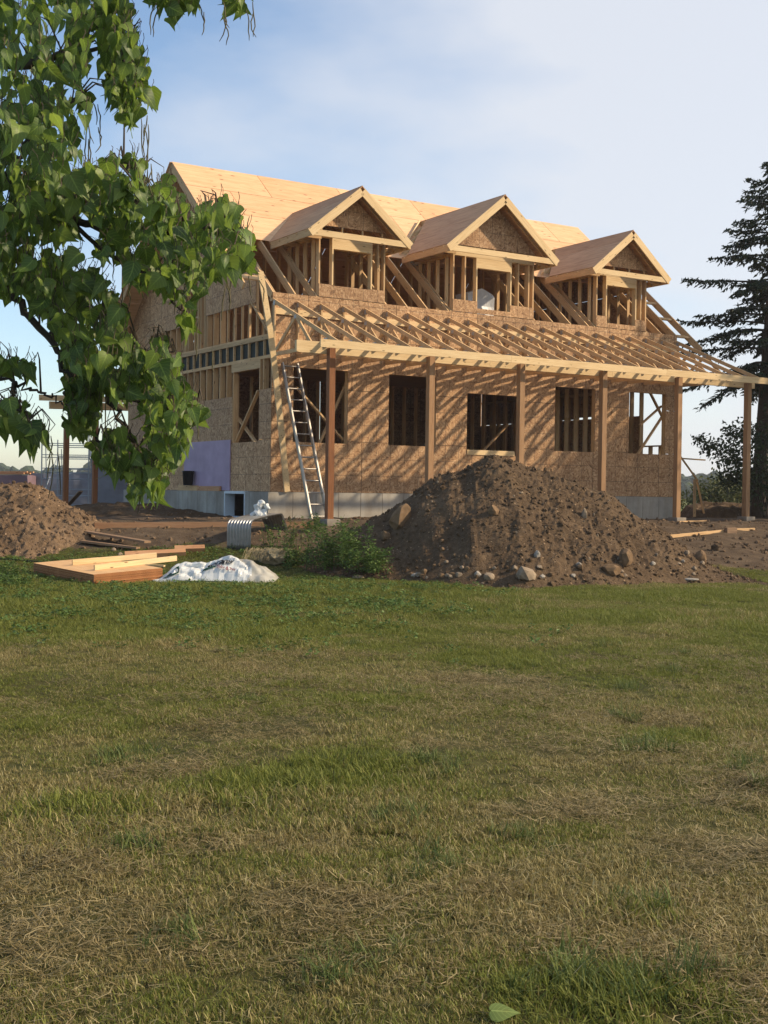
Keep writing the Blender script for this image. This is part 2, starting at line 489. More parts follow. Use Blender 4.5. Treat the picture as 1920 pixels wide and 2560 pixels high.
def ground_mat():
    t = NT('lawn_and_soil')
    p = t.pos()
    d = t.attr('dirt')
    n1 = t.noise(p, 0.55, 4, 0.6); n2 = t.noise(p, 6, 4, 0.65); n3 = t.noise(p, 40, 4, 0.7)
    gcol = t.ramp(t.math('ADD', t.math('MULTIPLY', n2, 0.5), t.math('MULTIPLY', n3, 0.5)), [(0.35, (0.042, 0.040, 0.013)), (0.5, (0.075, 0.070, 0.024)), (0.65, (0.12, 0.105, 0.040))])
    gcol = t.mix(t.ramp(n1, [(0.4, g3(0)), (0.65, g3(0.6))]), gcol, (0.035, 0.05, 0.013))
    field = t.ramp(t.noise(p, 0.05, 3), [(0.3, (0.085, 0.105, 0.03)), (0.7, (0.14, 0.145, 0.05))])
    y = t.sep(p)[1]
    gcol = t.mix(t.math('GREATER_THAN', y, 43.0), gcol, field)
    m2 = t.noise(p, 3, 5, 0.65)
    dcol = t.ramp(t.math('ADD', t.math('MULTIPLY', m2, 0.6), t.math('MULTIPLY', n3, 0.4)), [(0.36, (0.055, 0.038, 0.025)), (0.52, (0.10, 0.072, 0.047)), (0.68, (0.16, 0.118, 0.078))])
    t.color(t.mix(t.math('ADD', d, 0.0), gcol, dcol))
    t.rough(0.95); t.b.inputs['Specular IOR Level'].default_value = 0.1
    t.bump(t.math('ADD', n2, n3), 0.6, 0.03)
    return t.m
ground = obj('ground', gv, gf, ground_mat(), smooth=True)
at = ground.data.attributes.new('dirt', 'FLOAT', 'POINT'); at.data.foreach_set('value', dm.ravel())
tag(ground, 'mown lawn rising to the bare soil round the house', kind='structure')

def gz(x, y): return float(ground_z(np.array([x]), np.array([y]))[0])

# ------------------------------------------------------------------ the house
house = empty('house', (CX, CY, GZ), TH)
tag(house, 'half-built wooden house of bare sheathing and studs with three gabled dormers', 'house')
W2G = Matrix.Translation((CX, CY, GZ)) @ Matrix.Rotation(TH, 4, 'Z')

def clip_poly(poly, a, b, c):               # keep a*x + b*z <= c
    out = []
    for i in range(len(poly)):
        p, q = poly[i], poly[(i + 1) % len(poly)]
        dp, dq = a * p[0] + b * p[1] - c, a * q[0] + b * q[1] - c
        if dp <= 0: out.append(p)
        if dp * dq < 0:
            t = dp / (dp - dq); out.append((p[0] + (q[0] - p[0]) * t, p[1] + (q[1] - p[1]) * t))
    return out

def panel(name, parent, origin, rz, x0, x1, z0, z1, thick, mat, holes=(), planes=(), local=None, gap=0.005):
    """sheet in a local XZ plane, thickness along local +Y (inwards); rectangles cut by holes and half planes."""
    x0, x1, z0, z1 = x0 + gap, x1 - gap, z0 + gap, z1 - gap
    gx = sorted({x0, x1} | {v for h in holes for v in h[:2] if x0 < v < x1})
    gzs = sorted({z0, z1} | {v for h in holes for v in h[2:] if z0 < v < z1})
    rects = []
    for k in range(len(gzs) - 1):
        run = None
        for i in range(len(gx) - 1):
            cx, cz = (gx[i] + gx[i + 1]) / 2, (gzs[k] + gzs[k + 1]) / 2
            inside = any(h[0] < cx < h[1] and h[2] < cz < h[3] for h in holes)
            if not inside: run = (run[0], gx[i + 1]) if run else (gx[i], gx[i + 1])
            if (inside or i == len(gx) - 2) and run:
                poly = [(run[0], gzs[k]), (run[1], gzs[k]), (run[1], gzs[k + 1]), (run[0], gzs[k + 1])]
                for pl in planes:
                    poly = clip_poly(poly, *pl)
                    if len(poly) < 3: break
                if len(poly) >= 3: rects.append((run[0], run[1], gzs[k], gzs[k + 1], poly))
                run = None
    if not rects: return None
    isl = list(range(len(rects)))            # offcuts that no longer touch become sheets of their own
    for i in range(len(rects)):
        for j in range(i):
            p, q = rects[i], rects[j]
            if abs(p[2] - q[3]) < 1e-6 and min(p[1], q[1]) - max(p[0], q[0]) > 1e-6:
                a_, b_ = isl[i], isl[j]; isl = [b_ if k == a_ else k for k in isl]
    first = None
    m = local if local is not None else Matrix.Translation(origin) @ Matrix.Rotation(rz, 4, 'Z')
    for g in sorted(set(isl)):
        b = MB()
        for r_, gi in zip(rects, isl):
            if gi != g: continue
            poly = r_[4]; n = len(poly)
            v = [(p[0] - x0, 0, p[1] - z0) for p in poly] + [(p[0] - x0, thick, p[1] - z0) for p in poly]
            b.add(v, [tuple(range(n)), tuple(range(2 * n - 1, n - 1, -1))] + [(j, j + n, (j + 1) % n + n, (j + 1) % n) for j in range(n)])
        o = b.obj(name, mat, parent); o.matrix_local = m @ Matrix.Translation((x0, 0, z0))
        if first is None: first = o
    return first

LEN, DEP = 12.82, 9.30
PL = 4.565                                  # rafter top line over the wall face
SL = 0.833                                  # 10 in 12
def roofz(w): return PL + SL * min(abs(w), DEP - abs(w))

# foundation -----------------------------------------------------------------
FT = -0.03
def fwall(u0, u1, w0, w1, z0=-1.1, z1=FT):
    o = obj('foundation_wall', boxv(0, u1 - u0, 0, w1 - w0, 0, z1 - z0), BOXF, M_CONC, house)
    o.location = L3(u0, w1, z0); return o
BW = (-2.30, -1.13)                         # basement window along the gable
fwall(-0.09, LEN + 0.10, -0.16, 0.085)
fwall(-0.09, 0.14, BW[1], -0.1605); fwall(-0.09, 0.14, -DEP - .08, BW[0]); fwall(-0.09, 0.14, BW[0], BW[1], -1.1, -0.68)
fwall(LEN - 0.14, LEN + 0.0995, -DEP - .08, -0.1605); fwall(0.1405, LEN - 0.1405, -DEP - .08, -DEP + 0.16)
for k in range(1, 21):                      # tie-line ridges left by the forms
    o = member('form_joint', L3(k * 0.61 - 0.06, 0.086, -1.05), L3(k * 0.61 - 0.06, 0.086, FT - 0.004), 0.012, 0.006, M_CONC, house, up=(0, 1, 0))
for k in range(0, 9):
    if k * .61 + .3 < 1.1 or k * .61 + .3 > 2.35:
        member('form_joint', L3(-0.091, -k * 0.61 - 0.3, -1.05), L3(-0.091, -k * 0.61 - 0.3, FT - 0.004), 0.012, 0.006, M_CONC, house, up=(1, 0, 0))
bf = MB()
for a in ((-0.105, 0.16, BW[0], BW[0] + .05, -.68, -.03), (-0.105, 0.16, BW[1] - .04, BW[1], -.68, -.03),
          (-0.11, 0.16, BW[0] + .05, BW[1] - .04, -.085, -.022), (-0.105, 0.16, BW[0] + .05, BW[1] - .04, -.68, -.63)):
    bf.add([L3(u, w, z) for (u, w, z) in boxv(*a)], [tuple(reversed(q)) for q in BOXF])
bfo = bf.obj('basement_window_frame', M_WHITEF, house)

# front wall sheets -------------------------------------------------------------
OPEN = [(.57, 2.03, 1.14, 2.87), (3.19, 4.58, 1.15, 2.87), (5.53, 7.32, .98, 2.54), (8.40, 9.80, 1.16, 2.87), (11.04, 12.42, 1.17, 2.87)]
T = 0.012
SH = 2.438
for k, (z0, z1, off) in enumerate(((-.03, 1.19, 0), (1.19, 2.41, -1.22), (2.41, 3.63, -.3), (3.63, PL, -1.5))):
    u = off
    while u < LEN:
        a, b = max(u, 0), min(u + SH, LEN)
        if b - a > 0.05:
            panel('osb_sheet', house, L3(0, 0, ZO - ZO), 0, a, b, z0, z1, T, M_OSB, OPEN)
        u += SH

def stud(p0, p1, w=.038, h=.14, up=(0, 1, 0), mat=None, parent=None, name='stud'):
    return member(name, L3(*p0), L3(*p1), w, h, mat or M_LUM, parent or house, up)
FW = -T - .07                               # centre line of the front studs
for (a, b, z0, z1) in OPEN:
    for u in (a - .021, b + .021): stud((u, FW, .28), (u, FW, 3.06))
    stud((a, FW, z1 + .13), (b, FW, z1 + .13), .14, .25, name='window_header', up=(0, 0, 1))
    stud((a, FW, z0 - .021), (b, FW, z0 - .021), .14, .038, name='sill_plate', up=(0, 0, 1))
stud((5.54, .004, 1.045), (7.05, .004, 1.045), .034, .125, name='sill_board', up=(0, 0, 1), mat=M_FASC)
stud((0.01, FW, 3.10), (LEN - .01, FW, 3.10), .14, .076, name='top_plate', up=(0, 0, 1))
stud((0.01, FW, 4.40), (LEN - .01, FW, 4.40), .14, .076, name='top_plate', up=(0, 0, 1))
# temporary braces inside the windows
for p, q, n in (((.78, -.25, 2.43), (2.07, -.25, 1.23), 1), ((2.2, -.4, 2.58), (1.45, -.4, 1.05), 1),
                ((11.78, -.35, 1.99), (12.60, -.35, 2.57), 1), ((12.50, -.22, 2.25), (11.52, -.22, 1.08), 1),
                ((12.86, -1.15, 3.1), (13.45, -1.15, 2.3), 0), ((6.7, -1.0, 1.05), (7.6, -1.0, 1.86), 1)):
    stud(p, q, .038, .089, name='brace', up=(0, 1, 0), mat=M_LUM)

for k in range(7):
    stud((10.55, -.45 - k * .4064, .28), (10.55, -.45 - k * .4064, 3.05), .038, .14, up=(1, 0, 0), mat=M_FASC)  # sunlight on these inner studs is put into the colour by paler lumber
# decks and interior walls -----------------------------------------------------
def slab(name, u0, u1, w0, w1, z0, z1, mat):
    o = obj(name, boxv(0, u1 - u0, 0, w1 - w0, 0, z1 - z0), BOXF, mat, house); o.location = L3(u0, w1, z0); return o
slab('floor_deck', .16, LEN - .16, -DEP + .16, -.16, .22, .26, M_PLYTOP)
slab('floor_deck', .16, LEN - .16, -DEP + .16, -.16, 3.50, 3.56, M_PLYTOP)
for k in range(30):
    u = .5 + k * .4064
    stud((u, -4.6, .28), (u, -4.6, 3.05), up=(0, 1, 0))
    stud((u, -3.1, 3.58), (u, -3.1, roofz(3.1) - .3), up=(0, 1, 0))
for k in range(23):                         # right gable wall, first floor
    w = -.09 - k * .405
    if -1.2 < w < -.3: 
        stud((LEN - .082, w, .28), (LEN - .082, w, 1.42), up=(1, 0, 0)); continue
    stud((LEN - .082, w, .28), (LEN - .082, w, 3.06), up=(1, 0, 0))
stud((LEN - .082, -1.28, 1.44), (LEN - .082, -.27, 1.44), .14, .038, name='sill_plate', up=(0, 0, 1))
stud((LEN - .082, -.16, 3.10), (LEN - .082, -9.1, 3.10), .14, .076, name='top_plate', up=(0, 0, 1))
RZ = math.pi / 2
x = -9.3
panel('osb_sheet', house, L3(LEN, 0, 0), RZ, 0, 2.44, -.03, 1.19, T, M_OSB, [(.25, 1.26, 1.42, 3.0)])
for a in (1.30, 3.74, 6.18, 8.62): panel('osb_sheet', house, L3(LEN, 0, 0), RZ, a, min(a + 2.44, 9.3), 1.19, 2.35, T, M_OSB)
for a in (2.44, 4.88, 7.32): panel('osb_sheet', house, L3(LEN, 0, 0), RZ, a, min(a + 2.44, 9.3), -.03, 1.19, T, M_OSB)
for a in (1.95, 4.39, 6.83): panel('osb_sheet', house, L3(LEN, 0, 0), RZ, a, min(a + 2.44, 9.3), 2.352 if a > 3 else 2.40, 3.5, T, M_OSB)
RK = [(-SL, 1, PL - .01), (SL, 1, PL + SL * DEP - .01)]   # under the rakes: z <= PL + SL*x and mirrored
for a in range(4): panel('osb_sheet', house, L3(LEN, 0, 0), RZ, a * 2.44, min(a * 2.44 + 2.44, 9.3), 3.5, 6.0, T, M_OSB, planes=RK)
panel('osb_sheet', house, L3(LEN, 0, 0), RZ, 1.2, 8.1, 6.0, 8.5, T, M_OSB, planes=RK)
for a in range(6): panel('osb_sheet', house, L3(LEN, -DEP, 0), math.pi, a * 2.14 , a * 2.14 + 2.13, -.03, 4.4, T, M_OSB)

# left gable -------------------------------------------------------------------
GU = .012 + .07                             # centre line of the gable studs (u)
LZ = -math.pi / 2
def gp(name, w0, w1, z0, z1, holes=(), planes=(), mat=None, u=0.0, th=T, parent=None):
    return panel(name, parent or house, L3(u, 0, 0), LZ, w0, w1, z0, z1, th, mat or M_OSB, holes, planes)
GWIN = (-2.08, -.66, 1.15, 2.87)
gp('osb_sheet', -2.13, 0, -.03, 1.19, [GWIN])
gp('osb_sheet', -4.57, -2.13, -.03, 1.19); gp('osb_sheet', -7.0, -4.57, -.03, 1.19); gp('osb_sheet', -9.3, -7.0, -.03, 1.19)
gp('osb_sheet', -.64, 0, 1.19, 2.36, [GWIN]); gp('osb_sheet', -4.57, -2.13, 1.19, 2.28); gp('osb_sheet', -7.0, -4.57, 1.19, 2.41); gp('osb_sheet', -9.3, -7.0, 1.19, 2.41)
gp('osb_sheet', -9.3, -6.4, 2.41, 3.5)
gp('foam_board', -5.02, -2.15, -.015, 1.235, mat=M_FOAM, u=-.028, th=.026)
for k in range(23):
    w = -.04 - k * .4064
    if GWIN[0] - .02 < w < GWIN[1] + .02: continue
    stud((GU, w, .28), (GU, w, 3.055), up=(1, 0, 0))
for w in (GWIN[0] - .021, GWIN[1] + .021): stud((GU, w, .28), (GU, w, 2.86), up=(1, 0, 0))
stud((GU - .003, -2.2, 2.99), (GU - .003, -.6, 2.99), .145, .25, name='window_header', up=(0, 0, 1), mat=M_LUM)
stud((GU, GWIN[0], 1.13), (GU, GWIN[1], 1.13), .14, .04, name='sill_plate', up=(0, 0, 1))
stud((GU - .004, -9.25, 3.10), (GU - .004, -.02, 3.10), .146, .076, name='top_plate', up=(0, 0, 1))
stud((GU - .004, -9.25, 3.545), (GU - .004, -.02, 3.545), .146, .085, name='bottom_plate', up=(0, 0, 1))
stud((GU, -9.25, 3.61), (GU, -.02, 3.61), .138, .038, name='bottom_plate', up=(0, 0, 1))
for p, q in (((.12, -.9, 2.36), (.12, -2.08, 1.2)), ((.2, -2.2, 1.78), (.2, -1.1, 1.1)), ((.03, -1.15, 4.48), (.03, -.16, 3.64))):
    stud(p, q, .038, .089, name='brace', up=(1, 0, 0))
jme = mesh('squash_block', boxv(0, .055, -.019, .019, 0, .355), BOXF, M_LUM)
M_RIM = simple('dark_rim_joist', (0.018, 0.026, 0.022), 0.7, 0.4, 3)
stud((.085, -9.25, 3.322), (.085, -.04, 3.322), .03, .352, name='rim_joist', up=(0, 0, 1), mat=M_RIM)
for k in range(22):
    o = link(bpy.data.objects.new('squash_block', jme), house); o.location = L3(.012, -.45 - k * .413, 3.143)
for k in range(23):                         # second-floor gable studs
    w = -.04 - k * .4064
    if -5.08 < w < -4.36: 
        stud((GU, w, 3.63), (GU, w, 4.46), up=(1, 0, 0)); continue
    top = roofz(w) - .30
    stud((GU - (.04 if w > -2.6 else 0), w, 3.63), (GU - (.04 if w > -2.6 else 0), w, max(top, 4.0)), .038, .055 if w > -2.6 else .14, up=(1, 0, 0))
for w in (-3.79, -3.88, -4.26, -4.33, -5.1, -5.19): stud((GU, w, 3.63), (GU, w, 7.2), up=(1, 0, 0))
stud((GU, -5.08, 4.47), (GU, -4.35, 4.47), .14, .04, name='sill_plate', up=(0, 0, 1))
# gable sheathing above the open band; x runs from the back (-w) to the front
RKL = [(-SL, 1, PL + SL * DEP - .01), (SL, 1, PL - .01)]
for (a, b, z0, z1, h) in ((-3.76, -.86, 4.42, 5.65, ()), (-3.76, -1.3, 5.65, 6.87, ()), (-5.05, -2.6, 6.87, 8.09, [(-5.1, -4.3, 4, 6.0)]),
                          (-4.30, -3.76, 5.0, 6.87, ()), (-6.9, -5.22, 5.65, 6.87, ()), (-6.9, -5.05, 6.87, 8.09, ()), (-5.8, -3.4, 8.09, 9.0, ()), (-5.05, -4.3, 6.0, 6.87, ()),
                          (-7.6, -5.22, 4.30, 5.65, ()), (-9.3, -7.6, 3.9, 5.65, ()), (-8.4, -6.9, 5.65, 6.87, ())):
    gp('osb_sheet', a, b, z0, z1, h, RKL)

# roof -----------------------------------------------------------------------------
ang = math.atan(SL); SEC = 1 / math.cos(ang)
def slope_m(back=False):
    """matrix: local x along the wall, local z up the slope, local +y inwards"""
    if not back:
        o = Vector(L3(0, 0, PL)); xa = Vector((1, 0, 0)); za = Vector((0, math.cos(ang), math.sin(ang)))
    else:
        o = Vector(L3(0, -DEP, PL)); xa = Vector((-1, 0, 0)); za = Vector((0, -math.cos(ang), math.sin(ang)))
    ya = za.cross(xa)
    return Matrix(((xa.x, ya.x, za.x, o.x), (xa.y, ya.y, za.y, o.y), (xa.z, ya.z, za.z, o.z), (0, 0, 0, 1))) @ Matrix.Translation((0, -.018, 0))
RL = DEP / 2 * SEC                          # slope length
rows = [(RL - 1.215, RL + .01, -.62), (RL - 2.43, RL - 1.215, -1.84), (RL - 3.645, RL - 2.43, -.62)]
for (s0, s1, u) in rows:
    while u < LEN + .23:
        a, b = max(u, -.62), min(u + SH, LEN + .24)
        if b - a > .1: panel('roof_sheet', house, None, 0, a, b, s0, s1, .016, M_ROOF, local=slope_m(), gap=.008)
        u += SH
for k in range(5):
    for (s0, s1) in ((RL - 2.43, RL + .0), (RL - 4.9, RL - 2.43), (-.5, RL - 4.9)):
        panel('roof_sheet', house, None, 0, -LEN - .3 + k * 2.76, -LEN - .3 + k * 2.76 + 2.75, s0, s1, .016, M_ROOF, local=slope_m(True))
def rafter(u, w0=0.0, w1=-DEP / 2, d=.184, t=.038, name='rafter', off=0.0):
    n = Vector((0, math.sin(ang), -math.cos(ang)))         # inwards and down from the slope surface
    p0 = Vector(L3(u, w0, PL + SL * -w0)) + n * (d / 2 + .004 + off); p1 = Vector(L3(u, w1, PL + SL * -w1)) + n * (d / 2 + .004 + off)
    return member(name, p0, p1, t, d, M_LUM, house, up=(0, 0, 1))
for u in (.022, .60, 1.165, 3.075, 3.68, 4.28, 4.92, 5.0, 7.67, 8.28, 8.9, 9.52, 9.74, 11.67, 12.22, LEN - .03): rafter(u)
rafter(.064, 0, -2.6)
rafter(-.60, -.22, name='barge_rafter'); rafter(LEN + .58, .42, -3.9, name='barge_rafter')
n_ = (0, 0, 1)
def barge_back(u):
    p0 = Vector(L3(u, -DEP - .55, PL - SL * .55)); p1 = Vector(L3(u, -DEP / 2, PL + SL * DEP / 2)); nn = Vector((0, -math.sin(ang), -math.cos(ang))) * .096
    return member('barge_rafter', p0 + nn, p1 + nn, .038, .184, M_LUM, house)
barge_back(-.60)
for w in (-.55, -1.5, -2.4, -3.3, -4.1):
    z = PL - SL * w - .09
    stud((-.58, w, z), (0.0, w, z), .038, .14, name='lookout', up=(0, math.sin(ang), math.cos(ang)))
for w in (-.1, -.8, -1.45, -2.1, -2.75, -3.4):
    z = PL - SL * w - .09
    stud((LEN, w, z), (LEN + .56, w, z), .038, .089, name='lookout', up=(0, math.sin(ang), math.cos(ang)))

# dormers ----------------------------------------------------------------------------
def dormer(uc, hw, ov_hw, zr, op, ztop, osbz, studs, gapx):
    """uc centre, hw half width of the wall, ov_hw half width at the eaves, zr ridge height"""
    a, b = uc - hw, uc + hw
    tri = [(-SL, 1, zr - .20 - SL * uc), (SL, 1, zr - .20 + SL * uc)]
    d = panel('dormer', house, L3(0, -.002, 0), 0, a - .02, b + .02, 6.25, 9, T, M_OSB, planes=tri, gap=.0)
    inv = d.matrix_basis.inverted()
    def fix(o):
        if o is None: return o
        o.parent = d; o.matrix_basis = inv @ o.matrix_basis; return o
    fix(panel('osb_sheet', house, L3(0, 0.001, 0), 0, a, b, PL + .003, osbz, T, M_OSB, [(op[0], op[1], op[2], 9)]))
    zh = 5.98
    for u in studs: fix(stud((u, FW, PL - .1), (u, FW, zh)))
    for u in (op[0] - .021, op[1] + .021): fix(stud((u, FW + .003, PL - .1), (u, FW + .003, 5.73), name='stud', mat=M_FASC))
    fix(stud((op[0] - .04, FW + .002, 5.855), (op[1] + .04, FW + .002, 5.855), .14, .25, name='header', up=(0, 0, 1), mat=M_FASC))
    fix(stud((a, FW, 6.03), (b, FW, 6.03), .14, .09, name='plate', up=(0, 0, 1), mat=M_FASC))
    nst = 4 if hw < 1 else 5
    for k in range(nst):
        u = a + .08 + k * (2 * hw - .16) / (nst - 1)
        fix(stud((u, -.045, 6.07), (u, -.045, 6.32), .03, .05, mat=M_FASC, name='gable_stud'))
    for side, uu in ((0, a + .022), (1, b - .022)):
        for k in range(4):
            w = -.32 - k * .4064
            fix(stud((uu, w, 3.6), (uu, w, 5.98), .038, .089, up=(1, 0, 0)))
        fix(stud((uu, -.16, 6.0), (uu, -1.75, 6.0), .089, .076, name='plate', up=(0, 0, 1)))
    OV = .40
    ze = zr - SL * ov_hw
    wr, we = -(zr - PL - .03) / SL, -(ze - PL - .03) / SL
    ca, sa = math.cos(ang), math.sin(ang)
    SLN = ov_hw * SEC
    for sgn in (-1, 1):
        # local x from front to back, local z up the slope, local y inwards
        o = Vector(L3(uc + sgn * ov_hw, OV, ze))
        xa = Vector((0, 1, 0)); za = Vector((-sgn * ca, 0, sa)); ya = za.cross(xa)
        if ya.z > 0: ya = -ya
        m = Matrix(((xa.x, ya.x, za.x, o.x), (xa.y, ya.y, za.y, o.y), (xa.z, ya.z, za.z, o.z), (0, 0, 0, 1)))
        x_e, x_r = OV - we, OV - wr          # distance back at eave and ridge
        sl = (x_r - x_e) / SLN
        back = gapx if sgn < 0 else 0.0
        for (s0, s1) in ((0, min(1.215, SLN)), (min(1.215, SLN), SLN)):
            if s1 - s0 < .05: continue
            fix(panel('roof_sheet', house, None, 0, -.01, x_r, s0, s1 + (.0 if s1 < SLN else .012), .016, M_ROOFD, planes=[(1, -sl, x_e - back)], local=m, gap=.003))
        # eave fascia and rake board
        fix(stud((uc + sgn * ov_hw, OV, ze - .11), (uc + sgn * ov_hw, we + .15, ze - .11), .038, .165, name='eave_fascia', up=(0, 0, 1), mat=M_FASC if sgn > 0 else M_LUM))
        p0 = (uc + sgn * (ov_hw + .02), OV - .0, ze - .125); p1 = (uc + sgn * .012, OV - .0, zr - .125 - .01)
        fix(stud(p0, p1, .04, .185, name='rake_board', up=(0, 0, 1), mat=M_FASC))
        # rafters of the dormer, seen from below and in the open valley
        for k in range(9):
            w = .2 - k * .45
            if w < wr + .2: continue
            zlow = max(ze, PL - SL * w + .06)
            dl = (zr - zlow) / SL
            if dl < .15: continue
            fix(stud((uc + sgn * dl, w, zlow - .11), (uc + sgn * .02, w, zr - .12), .038, .14, name='rafter', up=(0, 0, 1), mat=M_FASC if back and sgn < 0 else M_LUM))
        if back and sgn < 0:
            fix(stud((uc - ov_hw * .95, we - .12, PL - SL * (we - .12) + .045), (uc - .05, wr + .05, PL - SL * (wr + .05) + .045), .19, .035, name='valley_board', up=(0, 1, 1.2), mat=M_FASC))
    fix(stud((uc - ov_hw + .03, OV - .01, ze - .10), (uc + ov_hw - .03, OV - .01, ze - .10), .036, .14, name='tie_board', up=(0, 0, 1), mat=M_FASC))
    fix(stud((uc, OV - .04, zr - .10), (uc, wr + .1, zr - .10), .038, .16, name='ridge_board', up=(0, 0, 1)))
    for k in range(3):                      # soffit lookouts
        for sgn in (-1, 1):
            w = .1 - k * .55
            fix(stud((uc + sgn * hw, w, ze - .13), (uc + sgn * (ov_hw - .02), w, ze - .13), .038, .089, name='lookout', up=(0, 0, 1)))
    return d
dormer(2.12, .92, 1.36, 7.20, (1.60, 2.63, 4.86), 5.72, 4.88, (1.222, 2.84, 3.018), 0)
dormer(6.335, 1.295, 1.71, 7.58, (5.80, 6.85, 4.70), 5.72, 4.88, (5.062, 5.42, 7.12, 7.46, 7.608), .38)
dormer(10.705, .922, 1.36, 7.22, (10.17, 11.21, 4.70), 5.72, 4.88, (9.805, 11.42, 11.603), .30)

# porch ----------------------------------------------------------------------------
PW = 2.56
def tbar(name, p0, p1, w, h, up=(0, 0, 1)):
    b = MB(); b.bar(L3(*p0), L3(*p1), w, h, up); return mesh(name, b.v, b.f, M_LUM)
zt = 4.414 - .05
s5 = (4.414 - 3.16) / 3.03
tme = tbar('porch_truss', (0, .01, zt), (0, 3.02, zt - 3.02 * s5), .038, .089)
tparts = [('bottom_chord', tbar('bottom_chord', (0, .01, 3.125), (0, 2.66, 3.125), .0378, .089)),
          ('web', tbar('web', (0, .05, 3.16), (0, .05, zt - .05), .0376, .085, (0, 1, 0))),
          ('web', tbar('web', (0, .09, 3.16), (0, 1.10, zt - 1.10 * s5 - .03), .0372, .085)),
          ('web', tbar('web', (0, 1.14, zt - 1.14 * s5 - .03), (0, 1.9, 3.15), .0374, .085))]
pb = MB()
for sx in (-.0215, .0215):
    for (w, z, sw, sz) in ((2.50, 3.20, .08, .06), (.07, 4.30, .04, .05), (1.11, 3.87, .05, .04)):
        pb.add([L3(sx + du, w + dw, z + dz) for (du, dw, dz) in boxv(-.0025, .0025, -sw, sw, -sz, sz)], [tuple(reversed(q)) for q in BOXF])
pme = mesh('truss_plate', pb.v, pb.f, M_PLATE)
for k in range(22):
    o = link(bpy.data.objects.new('porch_truss', tme), house); o.location = (.03 + k * .6076, 0, 0)
    link(bpy.data.objects.new('truss_plate', pme), o)
    for nm, me in tparts: link(bpy.data.objects.new(nm, me), o)
for k in range(21):
    u = .05 + k * .6076
    stud((u, .025, 4.13), (u + .568, .025, 4.13), .036, .14, name='truss_block', up=(0, 0, 1), mat=M_FASC)
for (a, b) in ((-.72, 4.3), (4.304, 8.06), (8.064, 13.13)):
    stud((a, PW - .02, 3.035), (b, PW - .02, 3.035), .086, .25, name='porch_beam', up=(0, 0, 1), mat=M_FASC)
for (a, b) in ((-.41, 4.55), (4.554, 9.42), (9.424, 14.3)):
    stud((a, 3.04, 3.075), (b, 3.04, 3.075), .036, .165, name='porch_fascia', up=(0, 0, 1), mat=M_FASC)
for k in range(6):
    u = .068 + k * 2.544
    stud((u, PW + .0935, -.78), (u, PW + .0935, 3.03), .14, .14, name='porch_post', up=(0, 1, 0), mat=M_POST if k == 0 else M_POSTT)
    p = hpt(u, PW + .09, 0); zz = gz(p.x, p.y)
    f = obj('footing', boxv(-.16, .16, -.16, .16, -.5, .11), BOXF, M_CONC, house); f.location = (u + .03, -PW - .09, zz - GZ)

# rear porch corner seen past the left gable
def rear_pt(px, d, zr): return ((px - 960) / 3100 * d, d, zr + EYE)
HI = W2G.inverted()
def stick(name, p0, p1, w, h, mat, parent=house, up=(0, 0, 1)):
    return member(name, HI @ Vector(p0), HI @ Vector(p1), w, h, mat, parent, up)
for (X, Y) in ((-9.36, 36.4), (-8.62, 36.9)):
    stick('porch_post', (X, Y, .95), (X + .02, Y, 3.55), .14, .14, M_POST, up=(0, 1, 0))
    g = obj('footing', boxv(-.17, .17, -.17, .17, -.4, .13), BOXF, M_CONC, house); g.location = HI @ Vector((X, Y, .88))
stick('porch_fascia', (-10.1, 36.2, 4.17), (-7.0, 38.9, 4.30), .04, .17, M_FASC)
stick('porch_beam', (-9.9, 36.6, 3.98), (-7.0, 39.2, 4.1), .09, .22, M_LUM)

# ================================================================== loose things round the house
def place(o, M): o.matrix_world = M; return o

# ladder ----------------------------------------------------------------------------
def ladder():
    b0 = hpt(.25, 1.6, -.76); t0 = hpt(.23, .08, 2.94); b1 = hpt(.66, 1.6, -.76); t1 = hpt(.62, .08, 2.94)
    e = empty('ladder', (b0 + b1) / 2)
    tag(e, 'aluminium ladder leaning on the front wall beside the first porch post', 'ladder')
    off = -e.location
    d = (t0 - b0); L = d.length; d.normalize(); s = (b1 - b0).normalized(); nrm = s.cross(d)
    for p, q in ((b0, t0), (b1, t1)):
        b = MB()
        def bar(dn, w, h): b.bar(p + off + nrm * dn, q + off + nrm * dn, w, h, nrm)
        bar(0, .022, .085); bar(.043, .034, .006); bar(-.043, .034, .006)
        b.obj('rail', M_ALU, e)
    for k in range(14):
        tt = (.22 + k * .285) / L
        p, q = b0.lerp(t0, tt) + off, b1.lerp(t1, tt) + off
        v, f = tube([p, q], .017, 8); obj('rung', v, f, M_ALU, e)
    for p in (b0, b1): 
        v = boxv(-.04, .04, -.05, .05, -.03, .03); o = obj('foot', v, BOXF, M_DARKP, e); o.location = p + off
    return e
ladder()

lb = empty('long_board', hpt(.37, .15, -.03))
o_ = lb.location
bb = MB(); prev = None
PT = [hpt(.37, .135, -.02), hpt(.12, .30, 1.35), hpt(-.10, .42, 2.55), hpt(-.30, .50, 3.6), hpt(-.56, .50, 4.88)]
for p, q in zip(PT[:-1], PT[1:]): bb.bar(p - o_, q - o_ + (q - p) * .004, .14, .038, WH)
bo = bb.obj('long_board', M_FASC, None); bo.location = o_
bpy.data.objects.remove(lb)
tag(bo, 'long pale board leaning against the front left corner of the house', 'board')

